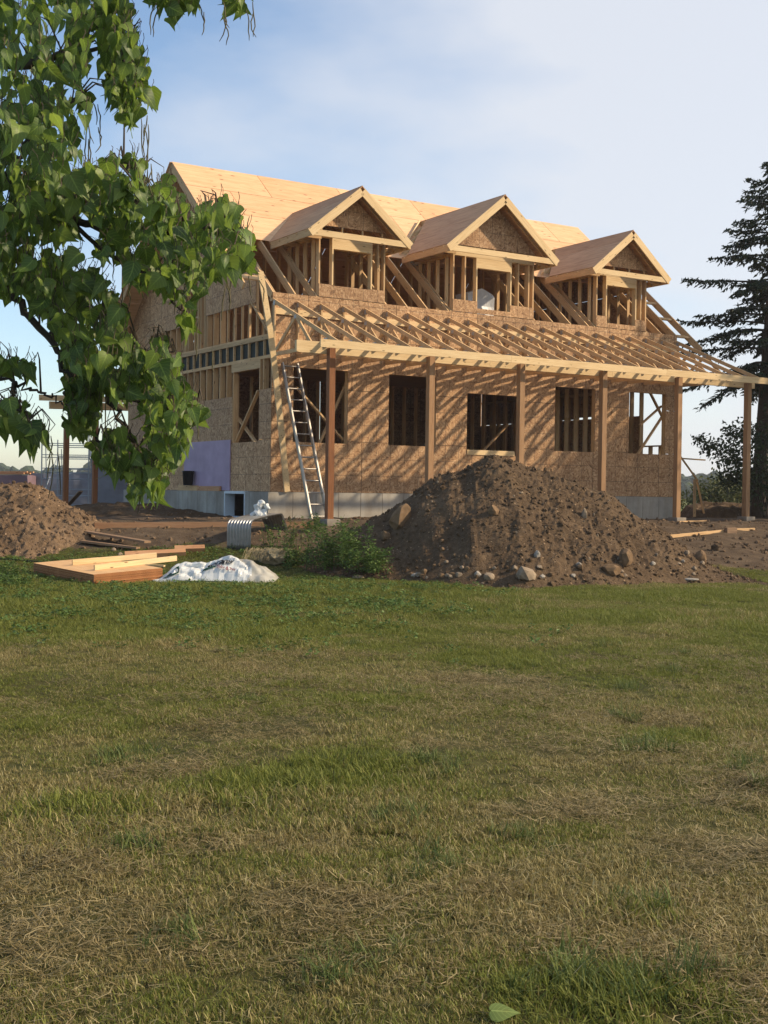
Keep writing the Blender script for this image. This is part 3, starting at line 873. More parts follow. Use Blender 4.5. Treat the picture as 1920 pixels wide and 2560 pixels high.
# things in the windows
def crumple(name, mat, loc, size, seed, n=14, amp=.25, flat=False):
    rng = random.Random(seed)
    bm = bmesh.new(); bmesh.ops.create_icosphere(bm, subdivisions=3, radius=1)
    from mathutils import noise as mn
    for v in bm.verts:
        d = mn.noise(v.co * 2.1 + Vector((seed, 0, 0))) + .5 * mn.noise(v.co * 5.3 + Vector((0, seed, 0)))
        v.co *= 1 + amp * d * 1.6
        v.co = Vector((v.co.x * size[0], v.co.y * size[1], v.co.z * size[2]))
    me = bpy.data.meshes.new(name); bm.to_mesh(me); bm.free(); me.materials.append(mat)
    o = link(bpy.data.objects.new(name, me)); o.location = loc; return o
b = MB(); b.v, b.f = [], []
wb = bpy.data.meshes.new('wrapped_package')
bm = bmesh.new(); bmesh.ops.create_cube(bm, size=1); bmesh.ops.subdivide_edges(bm, edges=bm.edges[:], cuts=7, use_grid_fill=True)
from mathutils import noise as mnoise
for v in bm.verts:
    v.co = Vector((v.co.x * .85, v.co.y * .6, v.co.z * 1.85 + .925)); v.co += Vector((mnoise.noise(v.co * 3.1), mnoise.noise(v.co * 3.3 + Vector((5, 0, 0))), 0)) * .05
    if v.co.z > 1.7: v.co.z -= abs(v.co.x) * .35
bm.to_mesh(wb); bm.free(); wb.materials.append(M_WRAPW)
wo_ = link(bpy.data.objects.new('wrapped_package', wb)); wo_.location = hpt(6.62, -1.25, 3.565); wo_.rotation_euler = (0, 0, TH)
tag(wo_, 'tall package in white plastic wrap standing inside the middle dormer window', 'package')

# ledge of scrap lumber with a bucket against the purple foam
def lum(name, p0, p1, w, h, mat, label, cat, group=None, up=(0, 0, 1)):
    o = member(name, Vector(p0), Vector(p1), w, h, mat, None, up); tag(o, label, cat, group); return o
lum('lumber_block', hpt(-.062, -5.25, .04), hpt(-.062, -4.02, .04), .055, .135, M_LUM, 'pale short plank standing on the foundation ledge under the bucket', 'plank')
lum('lumber_block', hpt(-.062, -4.0, .032), hpt(-.062, -2.62, .032), .055, .12, M_BOARD, 'brown short plank standing on the foundation ledge below the purple foam', 'plank')
bk = MB(); 
def lathe(prof, n=20):
    v, f = [], []
    for (r, z) in prof:
        for k in range(n): v.append((r * math.cos(2 * math.pi * k / n), r * math.sin(2 * math.pi * k / n), z))
    for i in range(len(prof) - 1):
        for k in range(n): f.append((i * n + k, i * n + (k + 1) % n, (i + 1) * n + (k + 1) % n, (i + 1) * n + k))
    return v, f
v, f = lathe([(.001, 0), (.115, 0), (.125, .02), (.145, .34), (.155, .345), (.155, .375), (.14, .375), (.118, .03), (.001, .03)])
bu = obj('bucket', v, f, M_DARKP, None, True); bu.location = hpt(-.19, -4.35, .108)
tag(bu, 'black plastic bucket standing before the purple foam board', 'bucket')
hd = tube([(.15 * math.cos(a), .15 * math.sin(a) * .35 - .12, .36 - .02 * math.sin(a)) for a in np.linspace(0, math.pi, 9)], .005, 5)
obj('handle', hd[0], hd[1], M_GALV, bu)

# galvanised window well lying as an arch
def window_well():
    A = Vector((-3.02, 23.95, 0)); ax = Vector((.47, -.10, 0)); sp = Vector((.52, 1.40, 0))
    base = A.copy(); base.z = gz(A.x, A.y) - .03
    zf = gz((A + sp).x, (A + sp).y)
    prof = []                                # (along span 0..1, height)
    H, r = .60, .16
    prof += [(0, 0), (0, H - r)]
    for k in range(1, 7):
        a = math.pi / 2 * k / 6; prof.append((r * (1 - math.cos(a)) / 1.49, H - r + r * math.sin(a)))
    prof.append((.5, H + .06))
    for k in range(6, 0, -1):
        a = math.pi / 2 * k / 6; prof.append((1 - r * (1 - math.cos(a)) / 1.49, H - r + r * math.sin(a) + .10))
    prof.append((1.06, H - r + .05)); prof.append((1.12, zf - base.z - .02))
    # resample finely
    P = []
    for i in range(len(prof) - 1):
        for t in np.linspace(0, 1, 5)[:-1]:
            P.append((prof[i][0] * (1 - t) + prof[i + 1][0] * t, prof[i][1] * (1 - t) + prof[i + 1][1] * t))
    P.append(prof[-1])
    NA = 66
    v = []
    sl = sp.length
    for i, (s, h) in enumerate(P):
        i0, i1 = max(i - 1, 0), min(i + 1, len(P) - 1)
        tx, tz = (P[i1][0] - P[i0][0]) * sl, P[i1][1] - P[i0][1]
        L = math.hypot(tx, tz) or 1
        nrm = sp.normalized() * (-tz / L) + Vector((0, 0, tx / L))
        for k in range(NA):
            q = k / (NA - 1)
            v.append(ax * q + sp * s + Vector((0, 0, h)) + nrm * (.014 * math.cos(q * 8 * 2 * math.pi)))
    f = []
    for i in range(len(P) - 1):
        for k in range(NA - 1): f.append((i * NA + k, i * NA + k + 1, (i + 1) * NA + k + 1, (i + 1) * NA + k))
    o = obj('window_well', [tuple(p) for p in v], f, M_GALV, None, True)
    o.location = base
    md = o.modifiers.new('thick', 'SOLIDIFY'); md.thickness = .004
    tag(o, 'corrugated galvanised steel window well standing as an arch on the bare soil', 'window well')
    return base
wwb = window_well()
def bag():
    c = []
    bm = bmesh.new()
    for (dx, dy, dz, s) in ((0, 0, .07, .1), (.10, .02, .10, .075), (-.02, .0, .20, .075), (.05, .02, .29, .07), (.17, .01, .22, .06), (-.09, 0, .05, .07), (.13, 0, .04, .06)):
        m = Matrix.Translation((dx, dy, dz)) @ Matrix.Diagonal((s, s * .7, s * 1.1, 1))
        bmesh.ops.create_icosphere(bm, subdivisions=3, radius=1, matrix=m)
    for v in bm.verts: v.co += v.co.normalized() * 0 + Vector((mnoise.noise(v.co * 14), mnoise.noise(v.co * 13 + Vector((3, 1, 0))), mnoise.noise(v.co * 15 + Vector((0, 7, 0))))) * .035
    me = bpy.data.meshes.new('plastic_bag'); bm.to_mesh(me); bm.free(); me.materials.append(M_TARP)
    o = link(bpy.data.objects.new('plastic_bag', me)); o.location = wwb + Vector((.52, .72, .62))
    tag(o, 'crumpled white plastic bag lying on top of the steel window well', 'bag')
bag()

def ray_dir(px, py):
    d = Vector(((px - 960) / 3100, -(py - 1280) / 3100, -1.0)); return (cam.matrix_world.to_3x3() @ d).normalized()
# stack of plywood ------------------------------------------------------------------
pB = Vector((-4.60, 19.70, EYE - 1.372)); pA = Vector((-6.10, 21.60, EYE - 1.315)); pC = Vector((-3.64, 20.46, EYE - 1.300))
e1 = (pA - pB).normalized(); e2 = (pC - pB); e2 = (e2 - e1 * e2.dot(e1)).normalized(); e3 = e2.cross(e1)
if e3.z < 0: e3 = -e3
NSH, TS = 11, .0182
sheet_me = mesh('plywood_sheet', boxv(0, 2.42, 0, 1.22, 0, .0168), BOXF if e1.cross(e2).z > 0 else [tuple(reversed(q)) for q in BOXF], None)
def plyedge():
    t = NT('plywood_edge')
    x, y, z = t.sep(t.coord())
    r = t.rand()
    lam = t.math('FRACT', t.math('MULTIPLY', z, 180.0))
    n = t.noise(t.mapv(t.coord(), (3, 3, 60)), 2, 4)
    c = t.ramp(t.math('ADD', t.math('MULTIPLY', lam, .4), t.math('MULTIPLY', n, .6)), [(.3, (.16, .065, .025)), (.5, (.34, .14, .05)), (.7, (.52, .24, .09))])
    gr = t.noise(t.mapv(t.coord(), (1, 9, 9)), 1.6, 5, .6, .8)
    top = t.ramp(gr, [(.3, (.56, .32, .14)), (.7, (.68, .44, .22))])
    nz = t.sep(t.coord('Normal'))[2]
    t.color(t.mix(t.math('GREATER_THAN', t.math('ABSOLUTE', nz), .7), t.mix(t.math('MULTIPLY', r, .5), c, (.30, .12, .045)), top))
    t.rough(.75); return t.m
sheet_me.materials.append(plyedge())
rng = random.Random(5)
for k in range(NSH):
    o = link(bpy.data.objects.new('plywood_sheet', sheet_me))
    p = pB - e3 * (TS * (NSH - k)) + e1 * rng.uniform(-.006, .006) + e2 * rng.uniform(-.006, .006)
    o.matrix_world = Matrix(((e1.x, e2.x, e3.x, p.x), (e1.y, e2.y, e3.y, p.y), (e1.z, e2.z, e3.z, p.z), (0, 0, 0, 1)))
    top = k == NSH - 1
    tag(o, 'topmost orange plywood sheet of the stack, carrying two lumber pieces' if top else 'orange plywood sheet in the stack on the grass, under the topmost sheet', 'plywood sheet', None if top else 'plywood sheets in the stack')
def ply_hit(px, py):
    d = ray_dir(px, py); o = Vector((0, 0, EYE)); t = (pB - o).dot(e3) / d.dot(e3); return o + d * t
lum('lumber_piece', ply_hit(236, 1426) + e3 * .046, ply_hit(441, 1402) + e3 * .046, .038, .089, M_FASC, 'longer board on edge lying across the plywood stack, nearer the white sheeting', 'board', None, up=e3)
lum('lumber_piece', ply_hit(181, 1413) + e3 * .046, ply_hit(391, 1394) + e3 * .046, .038, .089, M_FASC, 'shorter board on edge lying across the plywood stack behind the longer one', 'board', None, up=e3)

# white sheeting draped in a heap ---------------------------------------------------
def tarp():
    NS, NTT = 70, 30
    X0, X1 = -3.90, -1.76
    def hgt(s):                              # ridge height along the heap
        k = [(0, .03), (.07, .09), (.15, .22), (.21, .36), (.26, .42), (.44, .40), (.50, .44), (.56, .49), (.66, .50), (.72, .47), (.80, .46), (.87, .37), (.93, .22), (.97, .19), (1, .10)]
        return float(np.interp(s, [a for a, _ in k], [b for _, b in k]))
    def P(s, t):
        x = X0 + (X1 - X0) * s
        h = hgt(s) * .76
        wf = .30 + .34 * h
        q = Vector((x * 2.3, t * 2.6, 1.0))
        f1 = mnoise.noise(q * 1.3); c1 = abs(mnoise.noise(q * 1.9 + Vector((7, 3, 0)))); c2 = abs(mnoise.noise(q * 4.3 + Vector((1, 8, 2)))); c3_ = mnoise.noise(q * 9)
        env = min(1, 6 * t, 6 * (1 - t)) * min(1, s * 12 + .15, (1 - s) * 12 + .15)
        yb = 20.2 - .05 * s
        if t < .42:
            k = t / .42
            y, z = yb + wf * k ** 1.1, h * (k + .16 * math.sin(math.pi * k))
        elif t < .62:
            k = (t - .42) / .20
            y, z = yb + wf + .32 * k, h * (1 + .05 * math.sin(k * math.pi))
        else:
            k = (t - .62) / .38
            y, z = yb + wf + .32 + .5 * k, h * (1 - k ** 1.3)
        dsp = env * (.05 * f1 + .15 * (c1 - .22) + .04 * (c2 - .2) + .014 * c3_) * (.5 if .44 < s < .70 and t < .42 else 1) * (.45 + 1.2 * h)
        # a deep fold runs along the left half, as a fallen-in pocket
        fold = math.exp(-((t - .33 - .1 * s) / .07) ** 2) * (1 if s < .47 else max(0, 1 - (s - .47) * 9)) * min(1, s * 6)
        y2 = y - dsp * .8 + fold * .10; z2 = max(z + dsp * .7 - fold * .035, .01)
        return Vector((x + .02 * f1, y2, z2 + gz(x, y2)))
    base = Vector((-2.7, 20.5, gz(-2.7, 20.5)))
    v = [tuple(P(i / (NS - 1), j / (NTT - 1)) - base) for i in range(NS) for j in range(NTT)]
    split = int(NS * .73)
    f1, f2 = [], []
    for i in range(NS - 1):
        for j in range(NTT - 1):
            (f1 if i < split + 5 * math.sin(j * .3) else f2).append((i * NTT + j, (i + 1) * NTT + j, (i + 1) * NTT + j + 1, i * NTT + j + 1))
    def sub(fs):
        ids = sorted({k for q in fs for k in q}); mp = {k: n for n, k in enumerate(ids)}
        return [v[k] for k in ids], [tuple(mp[k] for k in q) for q in fs]
    a, b = sub(f1)
    o = obj('plastic_sheeting', a, b, M_TARP, None, False); o.location = base
    tag(o, 'crumpled white printed plastic sheeting heaped on the grass beside the plywood stack', 'plastic sheeting')
    a, b = sub(f2); obj('clear_flap', a, b, M_CLEAR, o, True)
    # printing, wrapped onto the front of the heap: strokes given in sheet space (s across, t up)
    def ink(name, polys, mat, off=.03):
        bm = bmesh.new()
        for poly in polys:
            vs_ = [bm.verts.new((x, y, 0)) for x, y in poly]; bm.faces.new(vs_)
        bmesh.ops.triangulate(bm, faces=bm.faces[:])
        for _ in range(2): bmesh.ops.subdivide_edges(bm, edges=[e for e in bm.edges if e.calc_length() > .012], cuts=1)
        for q in bm.verts:
            s, t = q.co.x, q.co.y
            p = P(s, t); pu = P(s + .004, t) - p; pv = P(s, t + .006) - p
            n = pu.cross(pv); n.normalize()
            if n.y > 0: n = -n
            q.co = p + n * off - base
        me = bpy.data.meshes.new(name); bmesh.ops.triangulate(bm, faces=bm.faces[:]); bm.to_mesh(me); bm.free(); me.materials.append(mat)
        return link(bpy.data.objects.new(name, me), o)
    def glyphs(text, s0, t0, size, slant, mat, name, rise=0.0, aspect=1.0):
        cu = bpy.data.curves.new('lettering', 'FONT'); cu.body = text; cu.size = 1; cu.resolution_u = 2; cu.offset = .03
        to = bpy.data.objects.new('lettering', cu)
        me = bpy.data.meshes.new_from_object(to)
        polys = []
        for p in me.polygons:
            polys.append([(s0 + (me.vertices[k].co.x + slant * me.vertices[k].co.y) * size * aspect, t0 + me.vertices[k].co.y * size * 2.4 + rise * me.vertices[k].co.x * size) for k in p.vertices])
        bpy.data.objects.remove(to); bpy.data.curves.remove(cu); bpy.data.meshes.remove(me)
        return ink(name, polys, mat)
    glyphs('eBranw', .462, .285, .064, .25, M_INKK, 'lettering', .16, 1.0)
    glyphs('Siding & Trim', .545, .225, .026, .2, M_INKR, 'lettering', -.45)
    ink('logo_patch', [[(.135, .12), (.255, .13), (.25, .27), (.215, .26), (.20, .22), (.165, .20)]], M_INKG, .018)
    ink('logo_patch', [[(.43, .215), (.53, .25), (.54, .30), (.50, .285), (.45, .25)]], M_INKG, .018)
    ink('logo_mark', [[(.205, .15), (.22, .15), (.222, .19), (.245, .20), (.243, .22), (.218, .21), (.215, .24), (.204, .235)]], M_TARP, .025)
    ink('logo_mark', [[(.165, .16), (.19, .165), (.185, .185), (.17, .18)]], M_TARP, .025)
    ink('green_edge', [[(.25, .035), (.70, .035), (.70, .048), (.25, .048)]], M_INKG, .018)
tarp()

# boards on the soil ----------------------------------------------------------------
def gb(name, x0, y0, x1, y1, w, h, mat, label, lift=0.0, up=(0, 0, 1), cat='board', group=None):
    z0, z1 = gz(x0, y0) + h / 2 + lift, gz(x1, y1) + h / 2 + lift
    return lum(name, (x0, y0, z0), (x1, y1, z1), w, h, mat, label, cat, group, up)
gb('form_board', -5.9, 25.3, -1.45, 25.75, .045, .13, M_BOARD, 'long dark form board on edge crossing the soil in front of the foundation', .0)
gb('scrap_board', -4.85, 23.25, -3.75, 23.5, .14, .14, M_BOARD, 'short orange board on the soil between the left soil heap and the window well', -.03, (0, -.5, 1))
gb('scrap_board', -3.98, 23.62, -3.42, 23.72, .14, .13, M_BOARD, 'shortest orange board, lying just right of another orange board', 0, (0, -.5, 1))
gb('scrap_board', -6.1, 24.7, -4.55, 23.9, .20, .04, M_OLD, 'weathered grey board sloping off the left soil heap', .10)
gb('scrap_board', -5.9, 24.2, -4.7, 23.75, .14, .04, M_OLD, 'thin weathered board lying below the sloping grey board', .03)
gb('scrap_board', -4.6, 22.75, -4.0, 22.65, .09, .03, M_FASC, 'thin pale lath in the grass below the orange boards', .02)
gb('ground_board', 6.3, 27.75, 8.30, 29.35, .05, .07, M_LUM, 'pale board lying on the soil in front of the last porch posts', .0)
gb('ground_board', 8.24, 29.36, 8.95, 29.95, .05, .07, M_LUM, 'short pale board end beyond the brown stake on the soil', .0)
gb('stake', 8.0, 29.0, 8.28, 29.18, .10, .13, M_OLD, 'brown wooden stake block lying beside the pale board on the soil', .0)
gb('ground_board', 7.45, 31.35, 8.35, 32.1, .09, .03, M_LUM, 'thin grey lath beside the fifth porch post footing', .0)
# bracing stakes off the right corner
lum('brace_board', (8.50, 36.4, 2.95), (9.24, 36.6, 2.02), .038, .089, M_LUM, 'upper diagonal brace off the right rear corner of the house', 'brace', None, (0, 1, 0))
lum('brace_board', (9.20, 36.63, 2.10), (9.46, 36.66, 1.05), .038, .089, M_LUM, 'lower diagonal brace standing on the berm behind the fifth post', 'brace', None, (0, 1, 0))
lum('brace_board', (8.60, 36.5, 2.67), (9.47, 36.7, 2.63), .038, .089, M_LUM, 'level brace board sticking out behind the fifth porch post', 'brace', None, (0, 1, 0))
lum('stake', (9.15, 36.55, .95), (9.14, 36.55, 2.06), .07, .07, M_LUM, 'upright stake holding the diagonal braces right of the house', 'stake', None, (0, 1, 0))
# dark hose in the grass at the left
v, f = tube([(-7.6, 23.0, gz(-7.6, 23.0) + .03)] + [(-7.4 + .35 * k, 22.9 - .03 * k + .05 * math.sin(k), gz(-7.4 + .35 * k, 22.9 - .03 * k) + .025) for k in range(8)], .018, 6)
tag(obj('hose', v, f, M_DARKP), 'dark hose lying in the grass before the left soil heap', 'hose')

# ================================================================== soil heaps
def ridge_h(X):
    k = [(-2.3, 0), (-1.3, .45), (-.69, .84), (-.23, 1.08), (.31, 1.34), (.77, 1.75), (1.23, 2.03), (1.69, 2.24), (2.07, 2.34), (2.38, 2.34), (2.69, 2.22), (3.0, 2.10), (3.39, 1.95), (3.71, 1.86), (4.17, 1.70), (4.48, 1.50), (4.8, 1.27), (5.27, .98), (5.74, .70), (6.05, .45), (6.45, .2), (6.85, .03), (7.0, 0)]
    return np.interp(X, [a for a, _ in k], [b for _, b in k])
def pile_z(X, Y):
    H = ridge_h(X); g = ground_z(X, Y)
    yc = 24.0 + .06 * (X - 2)
    a = 1.15 + .95 * np.maximum(H, .05)
    t = np.abs(Y - yc + .18 * fbm(X * 1.1, Y * 1.1, 8, 3)) / a
    z = np.where(H > 0, H * (1 - np.sqrt(t * t + .03) * 1.08 + .13), -1)
    rough = sstep((2.6 - np.abs(X - 3.4 + .5 * (Y - 23))) / 1.2) * .6 + .4
    gul = fbm(X * 2.0, Y * .55, 17, 4) * .15 + fbm(X * 4.5, Y * 4.5, 19, 4) * .05 + rough * (np.abs(fbm(X * 9, Y * 9, 23, 3)) * .07 + fbm(X * 22, Y * 22, 29, 2) * .03)
    z = z + gul * sstep(z / .4)
    return z, g
def heap(name, zfun, x0, x1, y0, y1, res, mat, label):
    X, Y = np.meshgrid(np.arange(x0, x1, res), np.arange(y0, y1, res))
    z, g = zfun(X, Y)
    zz = np.maximum(z, g - .12)
    keep = z > g - .08
    n, m = X.shape[1], X.shape[0]
    ii = (np.arange(m - 1)[:, None] * n + np.arange(n - 1)[None, :])
    k4 = keep[:-1, :-1] | keep[1:, :-1] | keep[:-1, 1:] | keep[1:, 1:]
    ii = ii[k4].ravel()
    f = np.stack([ii, ii + 1, ii + n + 1, ii + n], 1)
    used = np.unique(f); mp = np.full(X.size, -1); mp[used] = np.arange(len(used))
    v = np.stack([X.ravel(), Y.ravel(), zz.ravel()], 1)[used]
    base = np.array([(x0 + x1) / 2, (y0 + y1) / 2, 0.0])
    o = obj(name, v - base, mp[f], mat, None, False); o.location = base
    tag(o, label, 'dirt pile')
    return o
pile = heap('dirt_pile', pile_z, -2.6, 8.0, 20.0, 28.6, .055, M_DIRT, 'big stony brown soil heap in front of the porch')
def lpile_z(X, Y):
    d = np.hypot(X + 7.75, (Y - 25.6) * .98) + .22 * fbm(X * 1.3, Y * 1.3, 41, 3)
    z = 1.56 - .64 * np.maximum(np.sqrt((d - .5).clip(0) ** 2 + .02) - .1, 0)
    z = z + (fbm(X * 4, Y * 4, 43, 4) * .12 + np.abs(fbm(X * 9, Y * 9, 47, 3)) * .10 + fbm(X * 22, Y * 22, 49, 2) * .03)
    return z, ground_z(X, Y)
lpile = heap('dirt_pile', lpile_z, -12.0, -4.2, 21.8, 29.2, .055, M_DIRT2, 'smaller red-brown soil heap at the left behind the plywood stack')
def berm_z(X, Y):
    z = 1.33 * sstep((X - 8.6) / .9) * (1 - sstep((X - 17) / 4)) * np.exp(-((Y - 38) / 1.5) ** 4) + (fbm(X * 2, Y * 2, 53, 4) * .16 + fbm(X * 9, Y * 9, 55, 3) * .06)
    return z, ground_z(X, Y)
heap('dirt_pile', berm_z, 8.2, 20, 35.4, 41, .12, M_DIRT, 'low dark soil bank beneath the spruce tree at the right')
def bk_z(X, Y):
    z = .98 + .25 * np.exp(-(((X + 6.2) / 1.6) ** 2 + ((Y - 29.8) / 1.1) ** 2)) + fbm(X * 2, Y * 2, 63, 4) * .12 + fbm(X * 9, Y * 9, 65, 3) * .06 - .12 * np.hypot((X + 6.4) / 2.3, (Y - 30) / 2) ** 2
    return z, ground_z(X, Y)
heap('dirt_pile', bk_z, -9.5, -3.6, 27.5, 33, .09, M_DIRT, 'low dark bank of soil along the left foundation')

ICO = None
def ico(sub):
    bm = bmesh.new(); bmesh.ops.create_icosphere(bm, subdivisions=sub, radius=1)
    v = np.array([q.co[:] for q in bm.verts]); f = np.array([[a.index for a in p.verts] for p in bm.faces]); bm.free(); return v, f
IV1, IF1 = ico(1); IV2, IF2 = ico(2)
def clods(parent, zfun, x0, x1, y0, y1, n, mat, smin, smax, seed, pw=3.0, name='clods'):
    rg = np.random.default_rng(seed)
    V, F, c = [], [], 0
    X = rg.uniform(x0, x1, n); Y = rg.uniform(y0, y1, n)
    z, g = zfun(X, Y)
    ok = z > g - .02
    X, Y, z = X[ok], Y[ok], z[ok]
    S = smin + (smax - smin) * rg.random(len(X)) ** pw
    for x, y, zz, s in zip(X, Y, z, S):
        v = IV1 * (1 + rg.uniform(-.32, .32, (len(IV1), 1))) * s * rg.uniform(.6, 1.2, 3)
        a = rg.uniform(0, 6.28); ca, sa = math.cos(a), math.sin(a)
        v = v @ np.array([[ca, sa, 0], [-sa, ca, 0], [0, 0, 1]])
        V.append(v + [x, y, zz + s * .05]); F.append(IF1 + c); c += len(v)
    off = np.array(parent.location[:])
    o = obj(name, np.concatenate(V) - off, np.concatenate(F), mat, parent, False)
    o['kind'] = 'stuff'
    return o
clods(pile, pile_z, -2.2, 7.6, 20.4, 25.2, 13000, M_DIRT, .008, .05, 1, 7)
clods(pile, pile_z, -1.6, 7.6, 20.4, 24.2, 240, M_ROCK, .008, .035, 2, 3.0, 'pebbles')
clods(lpile, lpile_z, -9.5, -4.5, 22.2, 26, 3400, M_DIRT2, .010, .06, 3, 4)

# stones: the ray of a picture spot is only used to find where on the heap's surface a stone lies
def surf_hit(px, py, zf=None):
    d = ray_dir(px, py)
    t = np.arange(12, 45, .02)
    x, y, z = d.x * t, d.y * t, d.z * t + EYE
    g = ground_z(x, y)
    if zf: g = np.maximum(g, zf(x, y)[0])
    k = int(np.argmax(z <= g)) if (z <= g).any() else len(t) - 1
    return Vector((x[k], y[k], g[k]))
def rock_mesh(seed, sx, sy, sz, mat, rough=.3, cut=.0):
    rg = np.random.default_rng(seed)
    q = [Vector(v) for v in IV2]
    out = []
    pl = [(Vector(rg.normal(size=3)).normalized(), rg.uniform(.6, .85)) for _ in range(6)]
    for v in q:
        v = v * (1 + rough * mnoise.noise(v * 1.6 + Vector((seed * 3.1, 0, 0))) + .12 * mnoise.noise(v * 4 + Vector((0, seed, 0))))
        for n, dd in pl:
            e = v.dot(n) - dd
            if e > 0: v = v - n * e
        out.append((v.x * sx, v.y * sy, v.z * sz))
    return mesh('rock', out, IF2, mat)
ROCKS = [  # px, py, half-size x, y, z (metres), material, label
    (1315, 1446, .17, .14, .16, M_ROCK, 'largest tan stone at the front foot of the big soil heap'),
    (1223, 1449, .13, .10, .085, M_ROCK, 'rounded tan stone left of the largest stone at the heap foot'),
    (1147, 1443, .075, .07, .055, M_ROCK, 'small tan stone at the heap foot near the weeds'),
    (1195, 1443, .07, .06, .07, M_ROCKG, 'pale grey stone standing between two tan stones at the heap foot'),
    (1342, 1392, .075, .06, .075, M_ROCKG, 'pale grey stone on the slope right above the largest stone'),
    (1527, 1434, .17, .13, .13, M_CLAY, 'dark rounded clod among the stones at the right of the heap foot'),
    (1563, 1412, .17, .14, .22, M_CLAY, 'tall tan clay lump at the right front of the big heap'),
    (1726, 1451, .16, .10, .035, M_ROCKG, 'flat pale slab of stone in the grass at the right foot of the heap'),
    (1234, 1284, .12, .10, .12, M_CLAY, 'brown clay lump high in the middle of the big heap'),
    (1462, 1298, .07, .06, .13, M_ROCK, 'upright tan stone on the right slope of the big heap'),
    (1005, 1312, .20, .16, .33, M_CLAY, 'big slanting clay slab on the left shoulder of the big heap'),
    (962, 1347, .12, .10, .12, M_CLAY, 'clay lump just below the big slanting clay slab'),
    (1752, 1405, .13, .12, .17, M_CLAY, 'tall ragged clod near the right end of the big heap'),
    (1790, 1378, .12, .10, .13, M_DIRT, 'dark clod at the far right end of the big heap'),
    (898, 1447, .14, .09, .04, M_ROCK, 'flat tan stone in the weeds left of the big heap'),
    (853, 1478, .055, .05, .03, M_ROCKG, 'small white stone in the grass below the weeds'),
    (845, 1258, .0, .0, .0, None, ''),
]
for k, (px, py, sx, sy, sz, m, lab) in enumerate(ROCKS):
    if m is None: continue
    p = surf_hit(px, py, pile_z)
    o = link(bpy.data.objects.new('rock', rock_mesh(k + 3, sx, sy, sz, m))); o.location = p + Vector((0, .03, sz * .35)); o.rotation_euler = (0, .5 if k == 10 else 0, k * 1.3)
    tag(o, lab, 'stone')
rms = [rock_mesh(40 + k, .06, .05, .045, (M_ROCK, M_CLAY, M_CLAY, M_ROCK, M_ROCKG, M_CLAY)[k]) for k in range(6)]
rg_ = random.Random(9)
for k in range(46):
    px, py = rg_.uniform(960, 1800), 1450 - abs(rg_.gauss(0, 28)) + (-18 if k % 5 == 0 else 0)
    if px > 1650: py -= 12
    p = surf_hit(px, py, pile_z); s = rg_.uniform(.5, 1.25)
    o = link(bpy.data.objects.new('rock', rms[k % 6])); o.location = p + Vector((0, 0, .012)); o.scale = (s, s, s * rg_.uniform(.8, 1.2)); o.rotation_euler = (rg_.uniform(-.4, .4), 0, rg_.uniform(0, 6))
    tag(o, 'small fist-sized stone among others along the foot of the big heap', 'stone', 'small stones along the heap foot')
for k, (px, py) in enumerate(((420, 1322), (585, 1322), (470, 1302), (440, 1318), (285, 1378), (110, 1318), (672, 1330), (300, 1390), (330, 1453))):
    p = surf_hit(px, py, lpile_z if px < 350 else None)
    o = link(bpy.data.objects.new('rock', rms[(k * 2 + 1) % 6])); o.location = p + Vector((0, 0, .015)); o.rotation_euler = (0, 0, k)
    tag(o, 'small pale stone lying on the bare soil left of the window well', 'stone', 'stones on the left soil')

def soil_bits():
    rg = np.random.default_rng(6); n = 6000
    X = rg.uniform(-8, 12, n); Y = rg.uniform(23.2, 33, n); g = ground_z(X, Y)
    k = (rg.random(n) < dirt_mask(X, Y)) & (pile_z(X, Y)[0] < g) & (lpile_z(X, Y)[0] < g) & (((X - CX) * WH.x + (Y - CY) * WH.y) > .3)
    V, F, c = [], [], 0
    for x, y, z in zip(X[k], Y[k], g[k]):
        v = IV1 * (1 + rg.uniform(-.3, .3, (12, 1))) * (.012 + .05 * rg.random() ** 5) * rg.uniform(.6, 1.4, 3) + [x, y, z + .005]
        V.append(v); F.append(IF1 + c); c += 12
    o = obj('soil_crumbs', np.concatenate(V), np.concatenate(F), M_DIRT2); tag(o, 'loose crumbs of soil over the bare ground round the house', kind='stuff')
soil_bits()
# old boulder wrapped in dead grass
def bundle():
    p = Vector((-2.02, 23.1, gz(-2.02, 23.1)))
    o = link(bpy.data.objects.new('straw_bundle', rock_mesh(74, .36, .24, .17, M_STRAW, .55))); o.location = p + Vector((0, 0, .10))
    tag(o, 'flattened tangle of dry straw over a stone beside the weeds', 'straw bundle')
    rg = random.Random(3); b = MB()
    for k in range(150):
        a = rg.uniform(0, math.pi); x = rg.uniform(-.5, .3)
        pts = []
        for t in np.linspace(0, 1, 5):
            pts.append((x + t * rg.uniform(.05, .3) - .1, -.30 + .4 * t + .05 * rg.random(), -.12 + .26 * math.sin(math.pi * (t * .8 + .1)) + rg.uniform(-.02, .05)))
        v, f = tube(pts, .0035, 3); b.add(v, f)
    st = b.obj('straw', M_STRAW, o); st['kind'] = 'stuff'
bundle()

